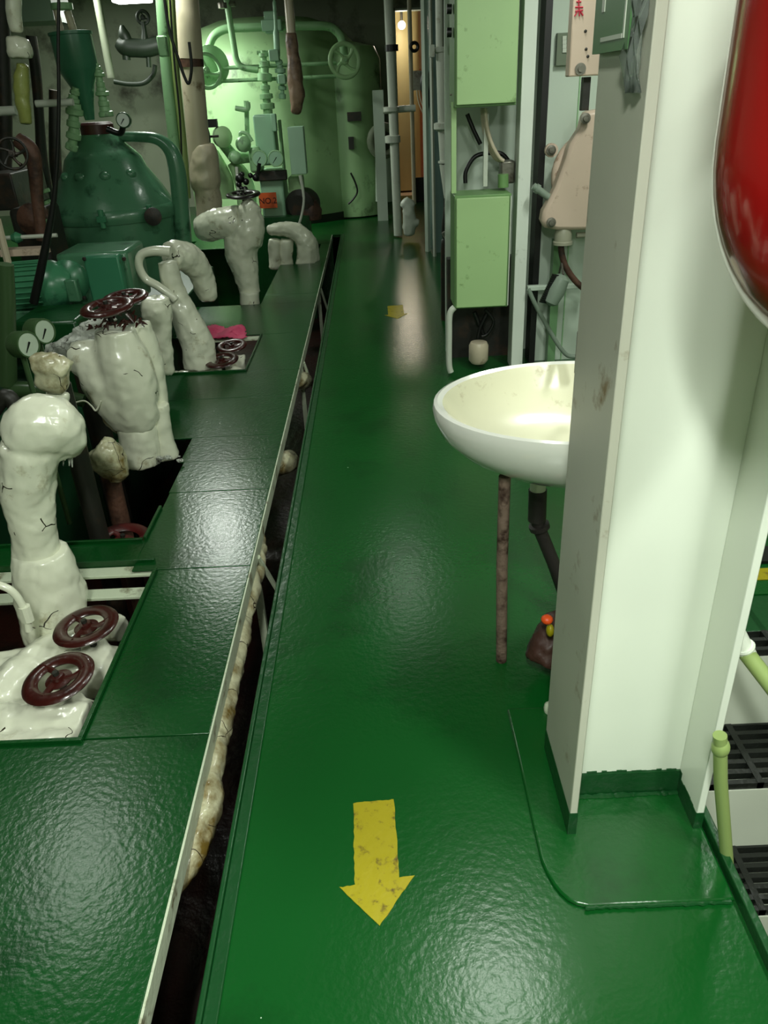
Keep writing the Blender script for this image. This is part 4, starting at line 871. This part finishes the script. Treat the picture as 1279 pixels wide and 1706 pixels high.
# pink box top
Y = 2.6
t = thing('cream_junction_box', 'cream junction box with red mark and bolt at the top beside the pillar', 'junction box', W(970, 130, y=Y))
a, b = W(947, 128, y=Y), W(1020, -40, y=Y)
MB().box(a.x, b.x, Y, Y+.05, a.z, b.z, ).build('plate', PINKC, t, bevel=.004)
MB().lathe(W(966, 115, y=Y-.001), [(.015, 0), (.016, .004), (.016, .007), (.008, .007), (.008, .014), (.001, .014)], (0, -1, 0), 20).build('bolt', STEEL, t)
m = MB()
for (x0, y0, x1, y1) in ((960, 3, 968, 3), (964, -4, 964, 10), (958, 12, 971, 12), (964, 8, 965, 27), (958, 19, 971, 17), (963, 17, 957, 27), (965, 17, 971, 26)):
    m.tube([W(x0, y0, y=Y-.002), W(x1, y1, y=Y-.002)], .0022, 5)
m.build('red_characters', TEXTR, t, smooth=False)
m = MB()
for (x, y) in ((975, 52), (976, 82), (979, 94)): m.ball(W(x, y, y=Y), .005, 1)
m.build('rivets', DARK, t)
o = MB().box(W(972, 135, y=Y+.05).x, W(984, 135, y=Y+.05).x, Y+.05, Y+.08, W(980, 185, y=Y).z, W(980, 128, y=Y).z).build('hanging_strap', DARK); tag(o, 'dark strap below the cream junction box', 'strap')
# sign with film on flange left face
t = thing('green_notice', 'green notice board with white outlines strapped to the pillar top', 'sign', (PX0-.012, 1.38, 1.55))
def onf(px, py, off=0): return W(px, py, x=PX0-off)
a, b = onf(1048, 124), onf(1003, 118)
y0, y1 = PY0+.07, PY1-.0
MB().box(PX0-.012, PX0-.002, y0, y1, 1.585, 2.1).build('board', SIGN, t)
m = MB()
zb = 1.6
m.box(PX0-.0135, PX0-.012, y0+.02, y0+.026, zb, 2.0).box(PX0-.0135, PX0-.012, y0+.03, y1-.05, zb, zb+.006).box(PX0-.0135, PX0-.012, y1-.06, y1-.045, zb+.04, zb+.12).box(PX0-.0135, PX0-.012, y0+.08, y0+.1, zb+.07, zb+.1).box(PX0-.0135, PX0-.012, y0+.06, y0+.15, zb+.14, zb+.15)
m.build('white_lines', PIPEW, t)
bm = bmesh.new(); random.seed(21); n1, n2 = 10, 26; g_ = {}
for i in range(n1+1):
    for j in range(n2+1):
        g_[i, j] = bm.verts.new((PX0-.004-.014*abs(math.sin(i*1.9+j*.7))*random.uniform(.3, 1), PY0+.012+.07*i/n1+.006*math.sin(j*.9), 1.53+.6*j/n2))
for i in range(n1):
    for j in range(n2): bm.faces.new((g_[i, j], g_[i+1, j], g_[i+1, j+1], g_[i, j+1]))
m = MB(); m.bm.free(); m.bm = bm; o = m.build('film_wrap', CLEAR); o.modifiers.new('thickness', 'SOLIDIFY').thickness = .001
tag(o, 'shiny crinkled plastic film hanging along the pillar edge near the green notice', 'plastic film')

# ============================================================ RED CYLINDER
rx, ry, RR = .582, .90, .2
t = thing('red_cylinder', 'big glossy red cylinder with a rounded bottom hung before the pillar', 'cylinder', (rx, ry, 1.2))
zb = 1.482
prof = [(RR*math.sin(q), zb-RR*1.25*math.cos(q)) for q in [math.pi/2*i/14 for i in range(15)]]+[(RR, zb+.3), (RR, 1.80), (RR*.8, 1.88), (RR*.4, 1.92), (.02, 1.93)]
MB().lathe((rx, ry, 0), prof, n=64).build('shell', RED, t)
MB().box(rx+.08, rx+.12, ry+RR-.04, PY0-.002, 1.66, 1.72).build('bracket', WHITE, t)

# ============================================================ WASH BASIN
bc = V((.53, 1.955, .8)); 
t = thing('wash_basin', 'oval white ceramic wash basin with a stained bowl beside the walkway', 'wash basin', (bc.x, bc.y, .5))
def ellring(a_r, b_r, z, n=56, dx=0, dy=0):
    return [V((bc.x+dx+a_r*math.cos(q), bc.y+dy+b_r*math.sin(q), z)) for q in [2*math.pi*k/n for k in range(n)]]
def loft(rings, cap0=True, cap1=True):
    m = MB(); R_ = [[m.bm.verts.new(v) for v in r] for r in rings]; n = len(R_[0])
    for A, B in zip(R_, R_[1:]):
        for k in range(n): m.bm.faces.new((A[k], A[(k+1) % n], B[(k+1) % n], B[k]))
    if cap0: m.bm.faces.new(R_[0][::-1])
    if cap1: m.bm.faces.new(R_[-1])
    return m
A_, B_ = .395, .315
outer = [ellring(A_*s, B_*s, z, dx=d) for s, z, d in ((.25, .605, .02), (.5, .612, .02), (.68, .632, .012), (.84, .672, .006), (.95, .72, 0), (.995, .765, 0), (1.0, .788, 0), (.99, .799, 0), (.965, .803, 0), (.93, .797, 0))]
loft(outer, True, False).build('basin_shell', CERAM, t)
inner = [ellring(A_*s, B_*s, z, dx=d) for s, z, d in ((.93, .797, 0), (.90, .78, 0), (.85, .745, 0), (.74, .695, .01), (.55, .665, .03), (.3, .652, .05), (.08, .648, .06))]
loft(inner, False, True).build('bowl', CERIN, t, label='yellowed inside of the bowl')
MB().lathe((bc.x+.06, bc.y, .646), [(.028, 0), (.03, .004), (.02, .005), (.001, .003)], n=20).build('drain', STEEL, t)
MB().cyl((bc.x+.05, bc.y+.2, .8), (bc.x+.05, bc.y+.2, .92), .016, 12).tube([(bc.x+.05, bc.y+.2, .9), (bc.x+.05, bc.y+.12, .93), (bc.x+.05, bc.y+.06, .9)], .012, 10).build('tap', STEEL, t)
lp = W(837, 812, y=1.87); lb = W(835, 1100, z=0)
MB().tube([(lp.x, lb.y, .63), (lp.x+.001, lb.y, .35), (lb.x, lb.y, 0)], .0165, 16).build('leg', paint('rusty leg', c(120, 100, 88), .6, .6, 40, c(50, 28, 20), .5, 22), t, label='rusty brown steel leg')
# drain pipe
dpt = W(895, 825, y=2.05)
MB().cyl((dpt.x, dpt.y, .62), (dpt.x, dpt.y, .47), .024, 16).build('drain_sleeve', DWHITE, t)
m = MB().cyl((dpt.x, dpt.y, .475), (dpt.x+.003, dpt.y, .37), .028, 16); m.tube([(dpt.x, dpt.y, .39), (dpt.x+.012, dpt.y, .34), (dpt.x+.06, dpt.y-.01, .22), (dpt.x+.13, dpt.y-.02, .02)], .021, 14); m.lathe((dpt.x+.015, dpt.y, .335), [(.022, 0), (.032, .005), (.032, .02), (.022, .022)], (-.3, 0, 1), 16)
m.build('drain_hose', paint('black hose', c(38, 34, 32), .5, .3, 30), t)
# dark bag below
t = thing('brown_bag', 'crumpled dark brown bag on the floor below the wash basin', 'bag', W(900, 1120, z=0))
q = W(905, 1130, z=0)
blobthing('sack', '', '', [[(q+V((.0, .0, .06)), .065), (q+V((.04, .03, .13)), .065), (q+V((.1, .08, .14)), .06)], [(q+V((.04, -.02, .05)), .055), (q+V((.1, .0, .07)), .06)]], paint('brown sack', c(66, 40, 32), .5, .5, 20, c(30, 18, 14), .4, 7), .01, 2, ((.06, .03), (.02, .01)), parent=t)
q = W(911, 1032, y=1.70); o = MB().ball(q, .017, 2, (1, 1, .8)).build('orange_cap', paint('orange cap', c(235, 84, 30), .4)); tag(o, 'small orange cap on the brown bag', 'cap')
q = W(916, 1050, y=1.70); o = MB().ball(q, .016, 2, (.7, 1, 1.3)).build('yellow_tag', YEL); tag(o, 'small yellow tag next to the orange cap', 'tag')
q = W(906, 1190, z=0); o = MB().ball(q+V((.01, 0, .02)), .018, 2, (.7, 1, 1.4)).build('paper_scrap', DWHITE); o.modifiers.new('d', 'SMOOTH'); tag(o, 'small dirty white scrap at the back of the pillar foot', 'scrap')

# ============================================================ HANDRAILS by the stairs
k3 = 1
t = thing('stair_handrail', 'pale green stair handrail post right of the pillar', 'handrail', W(1215, 1530, y=1.0))
m = MB(); m.tube([W(1199, 1225, y=1.12), W(1200, 1300, y=1.12), W(1208, 1400, y=1.12), W(1218, 1530, y=1.12), W(1240, 1800, y=1.12)], 10.5*depth(W(1208, 1400, y=1.12))/F, 16); m.ball(W(1200, 1245, y=1.12), 15*depth(W(1200, 1240, y=1.12))/F, 3, (1, 1, 1.3)); m.build('post', PIPEG, t)
t = thing('stair_rail', 'pale green sloping handrail end clamped behind the right pillar flange', 'handrail', W(1238, 1080, y=1.5))
kk = depth(W(1240, 1080, y=1.5))/F
MB().cyl(W(1244, 1090, y=1.5), W(1400, 1290, y=1.2), 14*kk, 16).build('rail', PIPEG, t)
MB().cyl(W(1222, 1045, y=1.52), W(1246, 1092, y=1.5), 14.5*kk, 16).lathe(W(1240, 1078, y=1.505), [(16*kk, -.006), (17.5*kk, 0), (16*kk, .006)], (1, 0, -1.6), 20).build('clamp_sleeve', WHITE, t)

# ============================================================ LAMPS
for (x, y, z, L_, wt, lab) in LAMPS:
    t = thing('ceiling_lamp', lab, 'ceiling lamp', (x, y, z)); WX = .19 if 'fluorescent' in lab else .075
    MB().box(x-WX-.015, x+WX+.015, y-L_/2, y+L_/2, z+.01, z+.09).build('housing', PIPEW, t, bevel=.01)
    MB().box(x-WX, x+WX, y-L_/2+.02, y+L_/2-.02, z-.015, z+.01).build('diffuser', emit('lamp diffuser', (1, 1, .95, 1), wt/(2*WX*L_)*.03), t, bevel=.008)
    MB().cyl((x, y-.1, z+.09), (x, y-.1, 3.1), .012, 8).cyl((x, y+.1, z+.09), (x, y+.1, 3.1), .012, 8).build('hanger', PIPEW, t)
    l = bpy.data.lights.new('lamp_light', 'AREA'); l.shape = 'RECTANGLE'; l.size = 2*WX; l.size_y = L_; l.energy = wt; l.color = (.93, 1, .90)
    lo = bpy.data.objects.new('lamp_light', l); COL.objects.link(lo); lo.location = (0, 0, -.03); lo.parent = t
